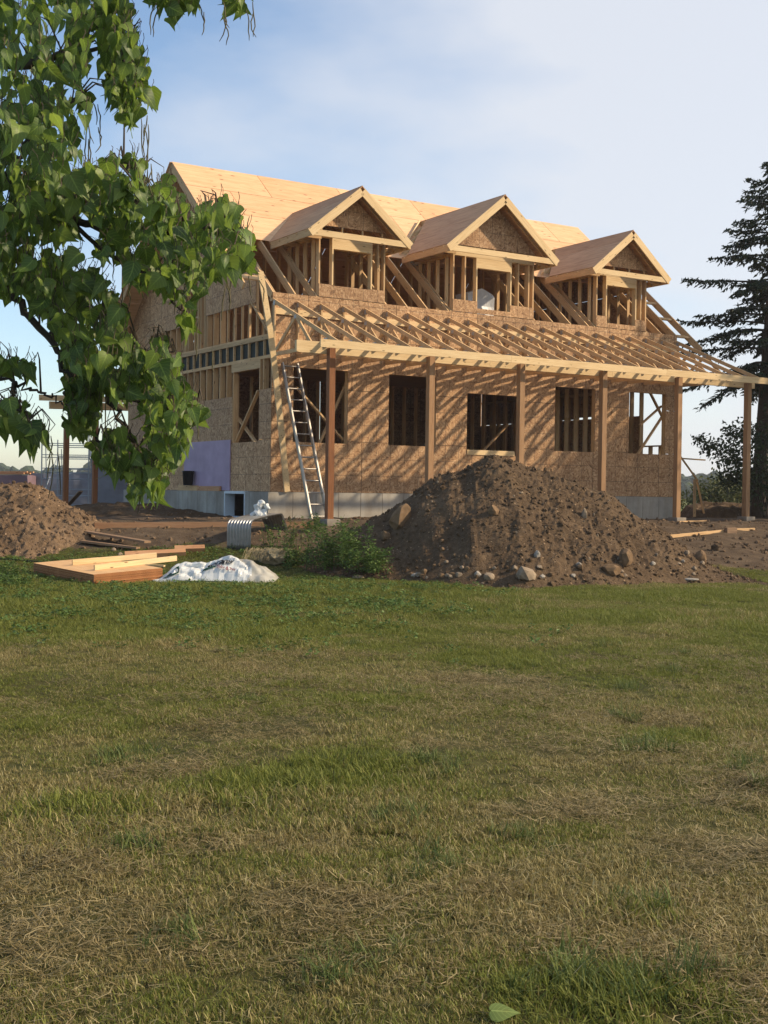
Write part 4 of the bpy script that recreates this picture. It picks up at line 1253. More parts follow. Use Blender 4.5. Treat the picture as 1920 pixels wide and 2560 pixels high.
# ================================================================== leaves and plants
def leaf_batch(C, D, N, L, Wd, rg=None, fold=.15):
    """diamond leaves: centres C, long axes D, normals N, lengths L, widths Wd -> verts, faces, per-leaf repeat of 4 verts"""
    D = D / np.linalg.norm(D, axis=1, keepdims=True)
    S = np.cross(D, N); S /= np.linalg.norm(S, axis=1, keepdims=True) + 1e-9
    U = np.cross(S, D)
    L = L[:, None]; Wd = Wd[:, None]
    v = np.stack([C - D * L * .5, C + S * Wd * .5 - D * L * .08 + U * L * fold * .4, C + D * L * .5 - U * L * fold * .3, C - S * Wd * .5 - D * L * .08 + U * L * fold * .4], 1).reshape(-1, 3)
    n = len(C); f = np.arange(4 * n).reshape(n, 4)
    return v, f
def leaf_obj(name, C, D, N, L, Wd, mat, parent=None, seed=0):
    v, f = leaf_batch(C, D, N, L, Wd)
    off = np.array(parent.location[:]) if parent is not None else np.zeros(3)
    o = obj(name, v - off, f, mat, parent, False)
    a = o.data.attributes.new('rnd', 'FLOAT', 'POINT'); a.data.foreach_set('value', np.repeat(np.random.default_rng(seed).random(len(C)), 4))
    o['kind'] = 'stuff'
    return o
def unit(a): return a / (np.linalg.norm(a, axis=-1, keepdims=True) + 1e-9)

# spruce -------------------------------------------------------------------------------
def spruce(X, Y, H, lean, label, seed, prof, grp=None):
    rg = np.random.default_rng(seed)
    zb = gz(X, Y)
    e = empty('spruce_tree', (X, Y, zb)); tag(e, label, 'tree', grp)
    def axis_pt(z): return Vector((X + lean * z / H, Y, zb + z))
    pts = [axis_pt(z) for z in np.linspace(-.2, H, 12)]
    v, f = tube([p - e.location for p in pts], list(np.linspace(.25, .03, 12)), 9); obj('trunk', v, f, M_BARK, e, True)
    C, D, N, LL, WW = [], [], [], [], []
    z = 4.1
    while z < H - .2:
        nb = int(rg.integers(7, 10)) if z < H * .72 else 6
        a0 = rg.uniform(0, 6.28)
        for k in range(nb):
            az = a0 + k * 2 * math.pi / nb + rg.uniform(-.4, .4)
            zz = z + rg.uniform(-.15, .15)
            L = float(np.interp(zz, [a for a, _ in prof], [b for _, b in prof])) * rg.uniform(.55, 1.2)
            if L < .12: L = .12
            if rg.random() < .12: L *= .55
            dh = Vector((math.cos(az), math.sin(az), 0)); sd = Vector((-dh.y, dh.x, 0))
            droop = rg.uniform(.15, .42) * (1.0 - .75 * zz / H); lift = rg.uniform(.05, .22)
            P = []
            for s in np.linspace(0, 1, 9):
                P.append(axis_pt(zz) + dh * (L * s) + Vector((0, 0, L * (lift * s - droop * s * s * 1.6 + .20 * max(0, s - .75)))) + sd * (.06 * L * math.sin(s * 4 + az)))
            v, f = tube([p - e.location for p in P], list(np.linspace(.035 * min(1, L / 1.5), .005, 9)), 4); obj('branch', v, f, M_BARK, e)
            nt = int(max(12, L / .040))
            for j in range(nt):
                s = .12 + .88 * (j + rg.random()) / nt
                if s < .35 and rg.random() < .7: continue
                i = min(int(s * 8), 7); fr = s * 8 - i
                p = P[i].lerp(P[i + 1], min(fr, 1))
                sgn = 1 if j % 2 else -1
                tl = (.20 + .46 * (1 - s) * min(1, L / 1.6)) * rg.uniform(.5, 1.15)
                td = (dh * rg.uniform(.5, 1.0) + sd * sgn * rg.uniform(.5, 1.0) + Vector((0, 0, rg.uniform(-1.1, .05)))).normalized()
                m = max(2, int(tl / .055))
                for q in range(m):
                    c = p + td * (tl * (q + .5) / m) + Vector(rg.normal(0, .018, 3))
                    dd = td + Vector(rg.normal(0, .45, 3))
                    C.append(c[:]); D.append(dd[:]); N.append((rg.normal(0, .6), rg.normal(0, .6), 1)); LL.append(rg.uniform(.12, .22)); WW.append(rg.uniform(.05, .085))
        z += rg.uniform(.38, .68) if z < H * .72 else rg.uniform(.2, .32)
    leaf_obj('needles', np.array(C), np.array(D), np.array(N), np.array(LL), np.array(WW), M_NEEDLE, e, seed)
spruce(11.15, 37.0, 10.9, .42, 'tall dark spruce tree with drooping branches behind the right end of the porch', 4,
       [(1.0, 1.6), (2.4, 2.8), (3.6, 2.7), (5.5, 2.7), (6.8, 2.45), (7.6, 1.8), (8.6, 1.5), (9.6, 1.05), (10.4, .6), (11.2, .15)])

def bushy(name, X, Y, blobs, n, L, label, cat, mat, seed, stems=6, zb=None, grp=None, stemh=None):
    rg = np.random.default_rng(seed); zb = gz(X, Y) if zb is None else zb
    e = empty(name, (X, Y, zb)); tag(e, label, cat, grp)
    b = MB()
    for k in range(stems):
        bx, by, bz, r = blobs[k % len(blobs)]
        t = Vector((bx + rg.normal(0, r * .4), by + rg.normal(0, r * .4), bz + rg.uniform(-.1, .6) * r))
        mid = Vector((t.x * .35, t.y * .35, t.z * .55))
        v, f = tube([(rg.normal(0, .05), rg.normal(0, .05), -.1), mid, t], [.03 * min(1, r * 2), .02 * min(1, r * 2), .005], 5); obj('stem', v, f, M_BARK, e)
    C, D = [], []
    tot = sum(q[3] ** 2 for q in blobs)
    for (bx, by, bz, r) in blobs:
        m = int(n * r * r / tot)
        u = unit(rg.normal(size=(m, 3))); rad = r * rg.random((m, 1)) ** .45
        lump = 1 + .35 * np.sin(u[:, :1] * 7 + bx) * np.sin(u[:, 1:2] * 6) 
        c = u * rad * lump * [1, 1, .8] + [bx, by, bz]
        C.append(c); D.append(u * .6 + rg.normal(0, .5, (m, 3)) + [0, 0, -.35])
    C = np.concatenate(C); D = np.concatenate(D); k = C[:, 2] > .02; C, D = C[k], D[k]
    m = len(C)
    o = leaf_obj('leaves', C + [X, Y, zb], D, rg.normal(0, .7, (m, 3)) + [0, 0, 1], rg.uniform(.7, 1.2, m) * L, rg.uniform(.7, 1.2, m) * L * .62, mat, e, seed)
    return e
# leafy young tree right of the last post, partly out of the picture
bushy('leafy_bush', 10.9, 35.3, [(.1, 0, .9, .85), (-.5, 0, 1.35, .75), (-1.05, -.1, 1.75, .62), (-1.6, .05, 2.05, .42), (-.3, .1, 2.3, .7), (-.9, 0, 2.45, .48), (-1.1, .1, 1.1, .45), (-1.95, 0, 2.25, .24), (.8, 0, 1.5, 1.0), (.9, 0, 2.6, .8), (.4, 0, 3.2, .5)], 5600, .125,
      'dark broad-leaved bush hanging in from the right edge before the spruce', 'bush', M_SHRUB, 12, 9)
bushy('broadleaf_tree', 15.0, 34.6, [(0, 0, 6.2, 2.2), (0, 1.9, 7.2, 1.9), (.3, -1.5, 6.6, 1.7), (0, .6, 8.6, 1.6), (0, -.2, 4.4, 1.9), (.2, -1.6, 4.6, 1.4)], 7000, .28, 'broadleaf tree beyond the right edge of the yard whose shade falls on the porch', 'tree', M_SHRUB, 13, 9)
for k, (X, Y, s) in enumerate(((13.4, 50, 1.3), (14.8, 52, 1.5), (16.2, 51, 1.7), (12.4, 55, .95), (18.2, 52, 1.9))):
    bushy('hedge_bush', X, Y, [(0, 0, s * .6, s * .8), (s * .5, 0, s * .5, s * .6), (-s * .5, .2, s * .45, s * .55), (0, 0, s * .25, s)], 2600, .16,
          ['low olive bush in the field left of the leaning brace', 'rounded olive bush in the field right of the upright stake', 'taller olive bush behind the last porch post', 'lowest pale bush at the field edge far behind the brace', 'olive bush at the right edge beyond the soil bank'][k], 'bush', M_HEDGE, 20 + k, 4)

# far line of trees
def treeline(x0, x1, Y, n, h0, h1, seed, label):
    rg = np.random.default_rng(seed); V, F, c = [], [], 0
    for k in range(n):
        x = x0 + (x1 - x0) * (k + rg.random()) / n; y = Y + rg.uniform(-14, 14); h = rg.uniform(h0, h1)
        for j in range(5):
            s = h * rg.uniform(.22, .42)
            q = IV2 * (1 + .30 * np.sin(IV2[:, :1] * 5 + k) * np.sin(IV2[:, 2:3] * 6 + j) + rg.uniform(-.16, .16, (len(IV2), 1)))
            V.append(q * [s, s, s * .95] + [x + rg.normal(0, h * .28), y + rg.normal(0, 2), h * rg.uniform(.25, .75)]); F.append(IF2 + c); c += len(IV2)
    o = obj('treeline', np.concatenate(V), np.concatenate(F), M_FARTREE); tag(o, label, kind='stuff')
treeline(60, 150, 330, 60, 6.0, 8.0, 1, 'far line of trees beyond the field at the right')
treeline(-170, -60, 330, 70, 5.5, 8.6, 2, 'far line of trees on the horizon at the left')
treeline(-60, 60, 345, 50, 5.5, 8.0, 3, 'far line of trees behind the house')

# weeds by the big heap -------------------------------------------------------------
def weed(X, Y, H, spread, nst, label, seed, L=.06, dens=46, grp=None):
    rg = np.random.default_rng(seed); zb = gz(X, Y)
    zz = max(zb, float(pile_z(np.array([X]), np.array([Y]))[0][0]))
    e = empty('weed_plant', (X, Y, zz)); tag(e, label, 'weed', grp)
    b = MB(); C, D = [], []
    for k in range(nst):
        x0, y0 = rg.normal(0, spread * .45, 2); a = rg.uniform(0, 6.28); h = H * 1.25 * rg.uniform(.45, 1.05); ln = rg.uniform(.05, .35) * h
        pts = [Vector((x0 + math.cos(a) * ln * t * t, y0 + math.sin(a) * ln * t * t, h * t - .03)) for t in np.linspace(0, 1, 6)]
        b.tube(pts, list(np.linspace(.006, .002, 6)), 4)
        for j in range(dens):
            t = rg.uniform(.05, 1); i = min(int(t * 5), 4); p = pts[i].lerp(pts[i + 1], t * 5 - i)
            aa = rg.uniform(0, 6.28); d = Vector((math.cos(aa), math.sin(aa), rg.uniform(-.4, .7)))
            C.append((p + d * L * rg.uniform(.4, 1.3) * (1.2 - .6 * t))[:]); D.append(d[:])
    sm = b.obj('stems', M_WEED, e); sm['kind'] = 'stuff'
    C, D = np.array(C), np.array(D); m = len(C)
    leaf_obj('leaves', C + [X, Y, zz], D, rg.normal(0, .5, (m, 3)) + [0, 0, 1], rg.uniform(.6, 1.3, m) * L, rg.uniform(.3, .55, m) * L, M_WEED, e, seed)
for k, q in enumerate(((-1.05, 22.5, .80, .5, 34, 'tallest leafy weed clump at the left end of the big heap'), (-.55, 22.3, .62, .5, 30, 'bushy weed clump between the tallest weeds and the soil heap'),
                       (-1.6, 22.9, .28, .3, 14, 'low weed clump between the straw bundle and the tallest weeds'), (-.15, 21.9, .36, .45, 24, 'low weed clump at the left foot of the big heap'),
                       (-2.2, 23.9, .50, .2, 8, 'thin upright weed standing before the bare soil, behind the straw bundle'), (-1.8, 24.0, .55, .2, 8, 'taller thin weed on the soil between the straw and the ladder'),
                       (-1.5, 25.4, .40, .2, 8, 'small weed growing at the foot of the first porch post'),
                       (-6.35, 21.1, .30, .30, 16, 'pale leafy weed at the left edge before the plywood stack'), (-5.75, 19.2, .16, .4, 20, 'low pale weed at the left edge in the grass'))):
    weed(*q, 100 + k, L=.075 if k < 4 else .055)

# ================================================================== catalpa tree at the left
def inpoly(x, y, P):
    r = np.zeros(len(x), bool); j = len(P) - 1
    for i in range(len(P)):
        xi, yi = P[i]; xj, yj = P[j]
        c = ((yi > y) != (yj > y)) & (x < (xj - xi) * (y - yi) / (yj - yi + 1e-12) + xi); r ^= c; j = i
    return r
D0 = 9.4
def c3(px, py, d):                           # point of the crown seen at a photo spot, at depth d
    return np.stack([(np.asarray(px) - 960) / 3100 * d, np.asarray(d) + 0 * np.asarray(px), EYE + (1230 + .0138 * (np.asarray(px) - 960) - np.asarray(py)) / 3100 * d], -1)
MASSES = [  # crown masses (outline), leaves, depth range
    ([(-160, -60), (240, -60), (250, 40), (215, 110), (225, 160), (212, 225), (228, 260), (218, 330), (195, 380), (205, 430), (170, 455), (120, 420), (0, 440), (-160, 440)], 330, (8.6, 10.8)),
    ([(245, -60), (300, -20), (318, 50), (335, 95), (362, 140), (358, 200), (382, 272), (340, 295), (312, 335), (282, 300), (250, 250), (228, 160), (232, 40)], 130, (9.0, 10.0)),
    ([(325, -60), (500, -60), (496, 30), (470, 45), (440, 25), (435, 50), (412, 85), (398, 30), (345, 15)], 46, (9.2, 9.9)),
    ([(535, -60), (622, -60), (602, 50), (568, 40), (542, 50)], 18, (9.3, 9.8)),
    ([(-160, 420), (200, 420), (250, 400), (275, 385), (338, 385), (360, 470), (362, 515), (396, 440), (428, 445), (455, 490), (470, 555), (505, 515), (548, 500), (600, 520), (636, 580), (645, 640), (632, 680), (598, 700), (565, 690), (520, 735), (480, 790), (445, 780), (385, 740), (335, 735), (300, 690), (280, 655), (225, 650), (210, 610), (160, 590), (0, 640), (-160, 640)], 560, (8.7, 10.4)),
    ([(430, 790), (485, 800), (478, 845), (448, 835)], 10, (9.2, 9.8)),
    ([(-160, 620), (180, 620), (250, 660), (290, 740), (328, 790), (318, 850), (345, 880), (300, 935), (240, 960), (165, 950), (130, 890), (105, 820), (50, 750), (-160, 730)], 260, (8.7, 10.4)),
    ([(250, 900), (345, 860), (400, 835), (436, 870), (466, 940), (512, 1030), (520, 1065), (480, 1075), (478, 1140), (440, 1190), (400, 1180), (360, 1090), (330, 1010), (270, 1000), (240, 960)], 170, (8.8, 10.0)),
    ([(160, 930), (250, 940), (262, 1000), (245, 1090), (210, 1105), (160, 1090), (155, 1000)], 90, (9.2, 10.4)),
    ([(225, 1090), (300, 1060), (400, 1150), (425, 1215), (405, 1270), (375, 1245), (322, 1290), (335, 1210), (270, 1185), (228, 1165)], 78, (8.9, 9.8)),
    ([(-60, 895), (55, 892), (95, 925), (90, 940), (50, 945), (-60, 945)], 26, (9.0, 10.2)),
    ([(-100, 1000), (60, 995), (105, 1040), (118, 1080), (140, 1105), (105, 1135), (72, 1125), (55, 1085), (10, 1095), (-100, 1075)], 46, (8.8, 9.8)),
]
GAPS = [[(95, 75), (118, 70), (125, 105), (100, 112)], [(150, 205), (172, 200), (178, 240), (155, 250)], [(20, 250), (42, 255), (40, 285), (18, 280)], [(118, 330), (150, 322), (158, 352), (125, 360)], [(0, 480), (26, 470), (34, 505), (0, 520)], [(330, 600), (352, 596), (358, 628), (334, 634)], [(70, 590), (95, 585), (100, 615), (72, 620)], [(410, 770), (432, 765), (436, 800), (412, 805)], [(185, 555), (245, 560), (268, 600), (240, 620), (190, 610)], [(225, 652), (275, 660), (318, 700), (300, 738), (262, 720)], [(60, 170), (80, 175), (78, 205), (62, 195)], [(205, 310), (235, 330), (230, 420), (200, 400)],
        [(300, 985), (330, 1000), (325, 1060), (280, 1050)], [(355, 395), (372, 395), (368, 520), (356, 520)]]
catalpa = empty('catalpa_tree', (-4.3, 10.6, gz(-4.3, 10.6)))
tag(catalpa, 'big-leaved catalpa tree hanging into the picture from the left, with long seed pods', 'tree')
cb = np.array(catalpa.location[:])
LIMBS = [
    [(-430, 1900, 10.6), (-420, 1300, 10.6), (-400, 700, 10.5), (-380, 200, 10.4), (-330, -400, 10.2)],
    [(-405, 800, 10.5), (-250, 600, 10.2), (-40, 670, 9.9), (50, 755, 9.7), (140, 880, 9.6), (183, 957, 9.5), (200, 1070, 9.5)],
    [(-395, 600, 10.5), (-200, 420, 10.2), (0, 450, 9.9), (150, 545, 9.6), (300, 590, 9.5), (450, 590, 9.5), (540, 560, 9.4), (620, 590, 9.4)],
    [(-385, 300, 10.4), (-150, 160, 10.1), (60, 170, 9.8), (200, 120, 9.6), (310, 160, 9.5)],
    [(-340, -300, 10.2), (0, -200, 9.9), (250, -110, 9.7), (450, -50, 9.5), (590, -40, 9.5)],
    [(140, 880, 9.6), (250, 960, 9.5), (330, 1000, 9.5), (430, 1040, 9.4), (490, 1010, 9.4)],
    [(250, 960, 9.5), (320, 1080, 9.4), (370, 1190, 9.4)],
    [(-300, 880, 10.3), (-80, 940, 9.9), (35, 958, 9.6), (90, 975, 9.5), (128, 985, 9.5), (155, 1012, 9.5)],
    [(150, 545, 9.6), (270, 640, 9.5), (400, 700, 9.5), (470, 800, 9.5)],
    [(-40, 670, 9.9), (100, 700, 9.7), (230, 780, 9.6), (310, 860, 9.5), (430, 880, 9.5)],
    [(35, 958, 9.6), (20, 1010, 9.5), (70, 1050, 9.4)],
    [(183, 957, 9.5), (170, 1010, 9.7), (215, 1060, 9.7), (260, 1110, 9.6), (330, 1160, 9.5)],
    [(0, 450, 9.9), (80, 330, 9.8), (170, 260, 9.7)], [(300, 590, 9.5), (340, 480, 9.5), (300, 410, 9.5)],
]
rg = np.random.default_rng(77)
limb_pts = []
tb = MB()
for k, Lb in enumerate(LIMBS):
    P = [Vector(c3(px, py, d)) for px, py, d in Lb]
    Q = []
    for i in range(len(P) - 1):
        for t in np.linspace(0, 1, 7)[:-1]:
            w = Vector(rg.normal(0, .018, 3)) if 0 < t else Vector((0, 0, 0))
            Q.append(P[i].lerp(P[i + 1], t) + w)
    Q.append(P[-1])
    if k == 0:
        Q[0].z = cb[2] - .2
        v, f = tube([q - catalpa.location for q in Q], list(np.linspace(.24, .12, len(Q))), 12); obj('trunk', v, f, M_BARK, catalpa, True)
        continue
    r0 = .055 if k in (1, 2, 3, 4) else (.022 if k != 7 else .018)
    if k == 7: r0 = .016
    v, f = tube([q - catalpa.location for q in Q], list(np.linspace(r0, .007, len(Q))), 6)
    obj('limb', v, f, M_BARK, catalpa, True)
    limb_pts += Q
limb_arr = np.array([p[:] for p in limb_pts])

def leaf_mesh(seed):
    r = random.Random(seed)
    prof = [(-.07, .20), (.0, .40), (.16, .53), (.36, .47), (.58, .30), (.80, .13), (1.0, .0)]
    v, f = [], []
    fold = r.uniform(-.22, .34); bend = r.uniform(.05, .75); tw = r.uniform(-.45, .45); asym = r.uniform(.88, 1.12); wav = r.uniform(.01, .05)
    for i, (t, w) in enumerate(prof):
        tc = max(t, 0)
        for c in range(5):
            sg = (c - 2) / 2
            ww = w * (asym if sg > 0 else 2 - asym)
            if i == 2 and seed % 3 == 0 and abs(sg) == 1: ww *= 1.12
            y = sg * ww
            x = t if sg else max(t, 0.02) * (1 if i else 0) + (0 if i else .0)
            z = -bend * tc ** 2.2 + fold * abs(y) ** 1.25 * (1.2 - .5 * tc) + tw * y * tc + wav * math.sin(i * 1.9 + 2.3 * c + seed) * abs(sg)
            v.append((x, y, z))
    for i in range(len(prof) - 1):
        for c in range(4):
            a = i * 5 + c; f.append((a, a + 1, a + 6, a + 5))
    return np.array(v), f
LEAF_U = np.array([abs(c - 2) / 2 for i in range(7) for c in range(5)]); LEAF_T = np.array([t for t in (-.07, 0, .16, .36, .58, .80, 1.0) for c in range(5)])
def leaf_attr(me, n=1):
    for nm, a in (('across', LEAF_U), ('along', LEAF_T)):
        q = me.attributes.new(nm, 'FLOAT', 'POINT'); q.data.foreach_set('value', np.tile(a, n).astype(np.float32))
LV = [leaf_mesh(s) for s in range(10)]
Lpos, Lfront = [], []
for outline, n, (d0, d1) in MASSES:
    n = int(n * 1.75)
    xs_, ys2 = zip(*outline); got = 0
    while got < n:
        m = 4 * n
        x = rg.uniform(min(xs_), max(xs_), m); y = rg.uniform(min(ys2), max(ys2), m)
        cxo, cyo = sum(xs_) / len(xs_), sum(ys2) / len(ys2)
        gx_, gy_ = x - cxo, y - cyo; gl = np.hypot(gx_, gy_) + 1e-6
        ok = inpoly(x + gx_ / gl * 16, y + gy_ / gl * 16, outline)
        for g in GAPS: ok &= ~inpoly(x, y, g)
        x, y = x[ok][:n - got], y[ok][:n - got]
        d = rg.uniform(d0, d1, len(x))
        Lpos.append(c3(x, y, d)); Lfront.append(d); got += len(x)
Lpos = np.concatenate(Lpos); Lfront = np.concatenate(Lfront)
order = np.argsort(Lfront)
leaf_me = [mesh('leaf', v, f, M_LEAF, True) for v, f in LV]
for me in leaf_me: leaf_attr(me)
bulkV, bulkF, bulkR, cnt = [], [], [], 0
twig = MB()
npart = 0
for rank, k in enumerate(order):
    p = Lpos[k]
    # leaf hangs from its petiole: tip mostly down and outwards, blade turned anywhere
    az = rg.uniform(0, 2 * math.pi)
    down = rg.uniform(.5, 2.4)
    dirv = unit(np.array([math.cos(az) + .25, math.sin(az) - .25, -down]))
    nrm = unit(np.array([rg.normal(0, .6) + .15, rg.normal(0, .6) - .35, rg.uniform(.1, 1.0)]))
    y = unit(np.cross(nrm, dirv)); z = np.cross(dirv, y)
    s = rg.uniform(.105, .185) * (.75 if rg.random() < .3 else 1.0)
    w = s * rg.uniform(.55, .92)
    M3 = np.stack([dirv * s, y * w, z * s], 1)
    at_ = p - dirv * s * .45
    if npart < 300 and rank % 2 == 0:
        o = link(bpy.data.objects.new('leaf', leaf_me[int(rg.integers(0, 10))]), catalpa)
        M = Matrix([[*M3[0], at_[0] - cb[0]], [*M3[1], at_[1] - cb[1]], [*M3[2], at_[2] - cb[2]], [0, 0, 0, 1]])
        o.matrix_local = M; npart += 1
    else:
        v, f = LV[int(rg.integers(0, 10))]
        bulkV.append(v @ M3.T + at_ - cb); bulkF += [tuple(i + cnt for i in q) for q in f]; bulkR += [rg.random()] * len(v); cnt += len(v)
    # petiole and twig back to the nearest limb
    dd = limb_arr - p - [0, 0, .05]; j = int(np.argmin((dd ** 2).sum(1))); q = Vector(limb_arr[j])
    a = Vector(at_); b_ = a + Vector((rg.normal(0, .03), rg.normal(0, .03), rg.uniform(.05, .12)))
    twig.tube([a - catalpa.location, (a + b_) / 2 + Vector((.01, 0, .01)) - catalpa.location, b_ - catalpa.location], .0028, 3)
    if rank % 5 == 0 and (q - b_).length < .42:
        mid = (q + b_) / 2 + Vector((0, 0, .10))
        twig.tube([b_ - catalpa.location, mid - catalpa.location, q - catalpa.location], [.003, .006, .009], 4)
lo = obj('leaves', np.concatenate(bulkV), bulkF, M_LEAFS, catalpa, True)
a_ = lo.data.attributes.new('rnd', 'FLOAT', 'POINT'); a_.data.foreach_set('value', bulkR); lo['kind'] = 'stuff'; leaf_attr(lo.data, len(bulkR) // 35)
to_ = twig.obj('twigs', M_TWIG, catalpa); to_['kind'] = 'stuff'
# hanging seed pods
PODS = [(352, 300, 5), (345, 305, 4), (545, 25, 5), (612, 30, 5), (490, 30, 4), (380, 20, 3), (300, 25, 2), (225, 250, 5), (228, 320, 4), (218, 340, 4), (205, 120, 4), (150, 100, 4), (145, 150, 3), (40, 120, 2), (250, 770, 5), (245, 780, 6), (255, 800, 5),
        (290, 640, 4), (305, 650, 4), (410, 640, 4), (560, 690, 4), (565, 700, 3), (615, 530, 2), (358, 430, 3), (360, 440, 3), (130, 1120, 4), (125, 1110, 3), (480, 1060, 2), (300, 830, 3), (110, 150, 3), (85, 60, 2), (170, 990, 3), (265, 1000, 3), (330, 1195, 2), (420, 700, 3), (490, 780, 2), (500, 890, 2), (12, 190, 2), (620, 700, 3)]
for (px, py, n) in PODS:
    for k in range(max(1, int(n * .7))):
        p = Vector(c3(px + rg.normal(0, 9), py + rg.normal(0, 12), rg.uniform(8.8, 9.6)))
        ln = rg.uniform(.14, .34); a = rg.uniform(0, 6.28); cv = rg.uniform(-.05, .05); pts = []
        for t in np.linspace(0, 1, 7):
            pts.append(Vector((math.cos(a) * cv * math.sin(t * 3) + rg.normal(0, .003) + .03 * math.cos(a) * t, math.sin(a) * cv * math.sin(t * 3), -ln * t)))
        v, f = tube(pts, [.003, .0045, .005, .005, .0045, .004, .002], 5)
        o = obj('seed_pod', v, f, M_POD, catalpa, True); o.location = p - catalpa.location

# ================================================================== grass
def grass_mat():
    t = NT('grass_blades')
    p = t.pos(); r = t.attr('rnd')
    x, y, z = t.sep(p)
    n3 = t.noise(p, 7.0, 2, .6)
    sf = t.attr('straw', 'INSTANCER')
    straw = t.math('GREATER_THAN', sf, r)
    rr = t.math('FRACT', t.math('MULTIPLY', r, 17.3))
    gc = t.ramp(t.math('ADD', t.math('MULTIPLY', rr, .6), t.math('MULTIPLY', n3, .4)), [(.2, (.098, .122, .018)), (.5, (.165, .19, .033)), (.8, (.245, .26, .062))])
    sc = t.ramp(rr, [(0, (.14, .115, .038)), (.45, (.265, .22, .082)), (.8, (.39, .33, .145)), (1, (.55, .48, .25))])
    c = t.mix(straw, gc, sc)
    t.color(c); t.rough(.6); t.b.inputs['Specular IOR Level'].default_value = .25
    tr = t.node('ShaderNodeBsdfTranslucent'); t.set(tr.inputs[0], c)
    mx = t.node('ShaderNodeMixShader'); mx.inputs[0].default_value = .35
    t.l.new(t.b.outputs[0], mx.inputs[1]); t.l.new(tr.outputs[0], mx.inputs[2]); t.l.new(mx.outputs[0], t.out.inputs[0])
    return t.m
M_GRASS = grass_mat()
def tuft(seed, nb, rad, h0, h1, wd, flat=.5):
    rg = np.random.default_rng(seed); V, F, Rn, c = [], [], [], 0
    for k in range(nb):
        a = rg.uniform(0, 6.28); rr = rad * math.sqrt(rg.random()); x, y = rr * math.cos(a), rr * math.sin(a)
        h = rg.uniform(h0, h1); b = rg.uniform(0, 6.28); lean = rg.uniform(.1, 1.0) * flat * (2.2 if rg.random() < .2 else 1)
        dx, dy = math.cos(b), math.sin(b); px, py = -dy, dx; w = wd * rg.uniform(.6, 1.3)
        q = []
        for t, ws in ((0, 1), (.45, .85), (.8, .5), (1.0, 0)):
            ox = lean * h * t * t * 1.3; zz = h * (t - .35 * lean * t * t)
            m = (x + dx * ox, y + dy * ox, max(zz, .002))
            if ws: q += [(m[0] + px * w * ws, m[1] + py * w * ws, m[2]), (m[0] - px * w * ws, m[1] - py * w * ws, m[2])]
            else: q.append(m)
        V += q; F += [(c, c + 1, c + 3, c + 2), (c + 2, c + 3, c + 5, c + 4), (c + 4, c + 5, c + 6)]; Rn += [rg.random()] * 7; c += 7
    me = mesh('tuft', V, F, M_GRASS); at = me.attributes.new('rnd', 'FLOAT', 'POINT'); at.data.foreach_set('value', Rn)
    return me
def rosette(seed, mat, nl, L, w):
    rg = np.random.default_rng(seed); C, D = [], []
    for k in range(nl):
        a = rg.uniform(0, 6.28); r = rg.uniform(.2, 1.0) * L * 1.6; C.append((r * math.cos(a), r * math.sin(a), rg.uniform(.02, .085))); D.append((math.cos(a), math.sin(a), rg.uniform(-.3, .4)))
    n = nl; v, f = leaf_batch(np.array(C), np.array(D), rg.normal(0, .4, (n, 3)) + [0, 0, 1], rg.uniform(.6, 1.2, n) * L, rg.uniform(.6, 1.2, n) * w)
    me = mesh('leaf_rosette', v, f, mat); at = me.attributes.new('rnd', 'FLOAT', 'POINT'); at.data.foreach_set('value', np.repeat(rg.random(n), 4)); return me

def scatter(name, meshes, P, rot, scl, idx, mat, label, extra=None):
    """a point cloud carrying instances of small meshes (grass nobody could count)"""
    src = bpy.data.collections.new(name + '_source')
    for k, me in enumerate(meshes): src.objects.link(bpy.data.objects.new('%s_piece%02d' % (name, k), me))
    me = bpy.data.meshes.new(name); me.vertices.add(len(P)); me.vertices.foreach_set('co', P.ravel())
    for nm, typ, key, val in (('rot', 'FLOAT_VECTOR', 'vector', rot), ('scl', 'FLOAT', 'value', scl), ('idx', 'INT', 'value', idx)) + (() if extra is None else (('straw', 'FLOAT', 'value', extra),)):
        a = me.attributes.new(nm, typ, 'POINT'); a.data.foreach_set(key, np.ascontiguousarray(val).ravel())
    me.materials.append(mat)
    o = link(bpy.data.objects.new(name, me))
    ng = bpy.data.node_groups.new(name + '_nodes', 'GeometryNodeTree')
    ng.interface.new_socket('Geometry', in_out='INPUT', socket_type='NodeSocketGeometry'); ng.interface.new_socket('Geometry', in_out='OUTPUT', socket_type='NodeSocketGeometry')
    N, Lk = ng.nodes, ng.links
    gi, go = N.new('NodeGroupInput'), N.new('NodeGroupOutput')
    ci = N.new('GeometryNodeCollectionInfo'); ci.inputs[0].default_value = src; ci.inputs[1].default_value = True; ci.inputs[2].default_value = True
    ip = N.new('GeometryNodeInstanceOnPoints'); ip.inputs['Pick Instance'].default_value = True
    def na(nm, dt):
        q = N.new('GeometryNodeInputNamedAttribute'); q.data_type = dt; q.inputs[0].default_value = nm; return q.outputs[0]
    Lk.new(gi.outputs[0], ip.inputs['Points']); Lk.new(ci.outputs[0], ip.inputs['Instance'])
    Lk.new(na('idx', 'INT'), ip.inputs['Instance Index']); Lk.new(na('rot', 'FLOAT_VECTOR'), ip.inputs['Rotation']); Lk.new(na('scl', 'FLOAT'), ip.inputs['Scale'])
    Lk.new(ip.outputs[0], go.inputs[0])
    md = o.modifiers.new('scatter', 'NODES'); md.node_group = ng
    tag(o, label, None, None, 'stuff')
    return o
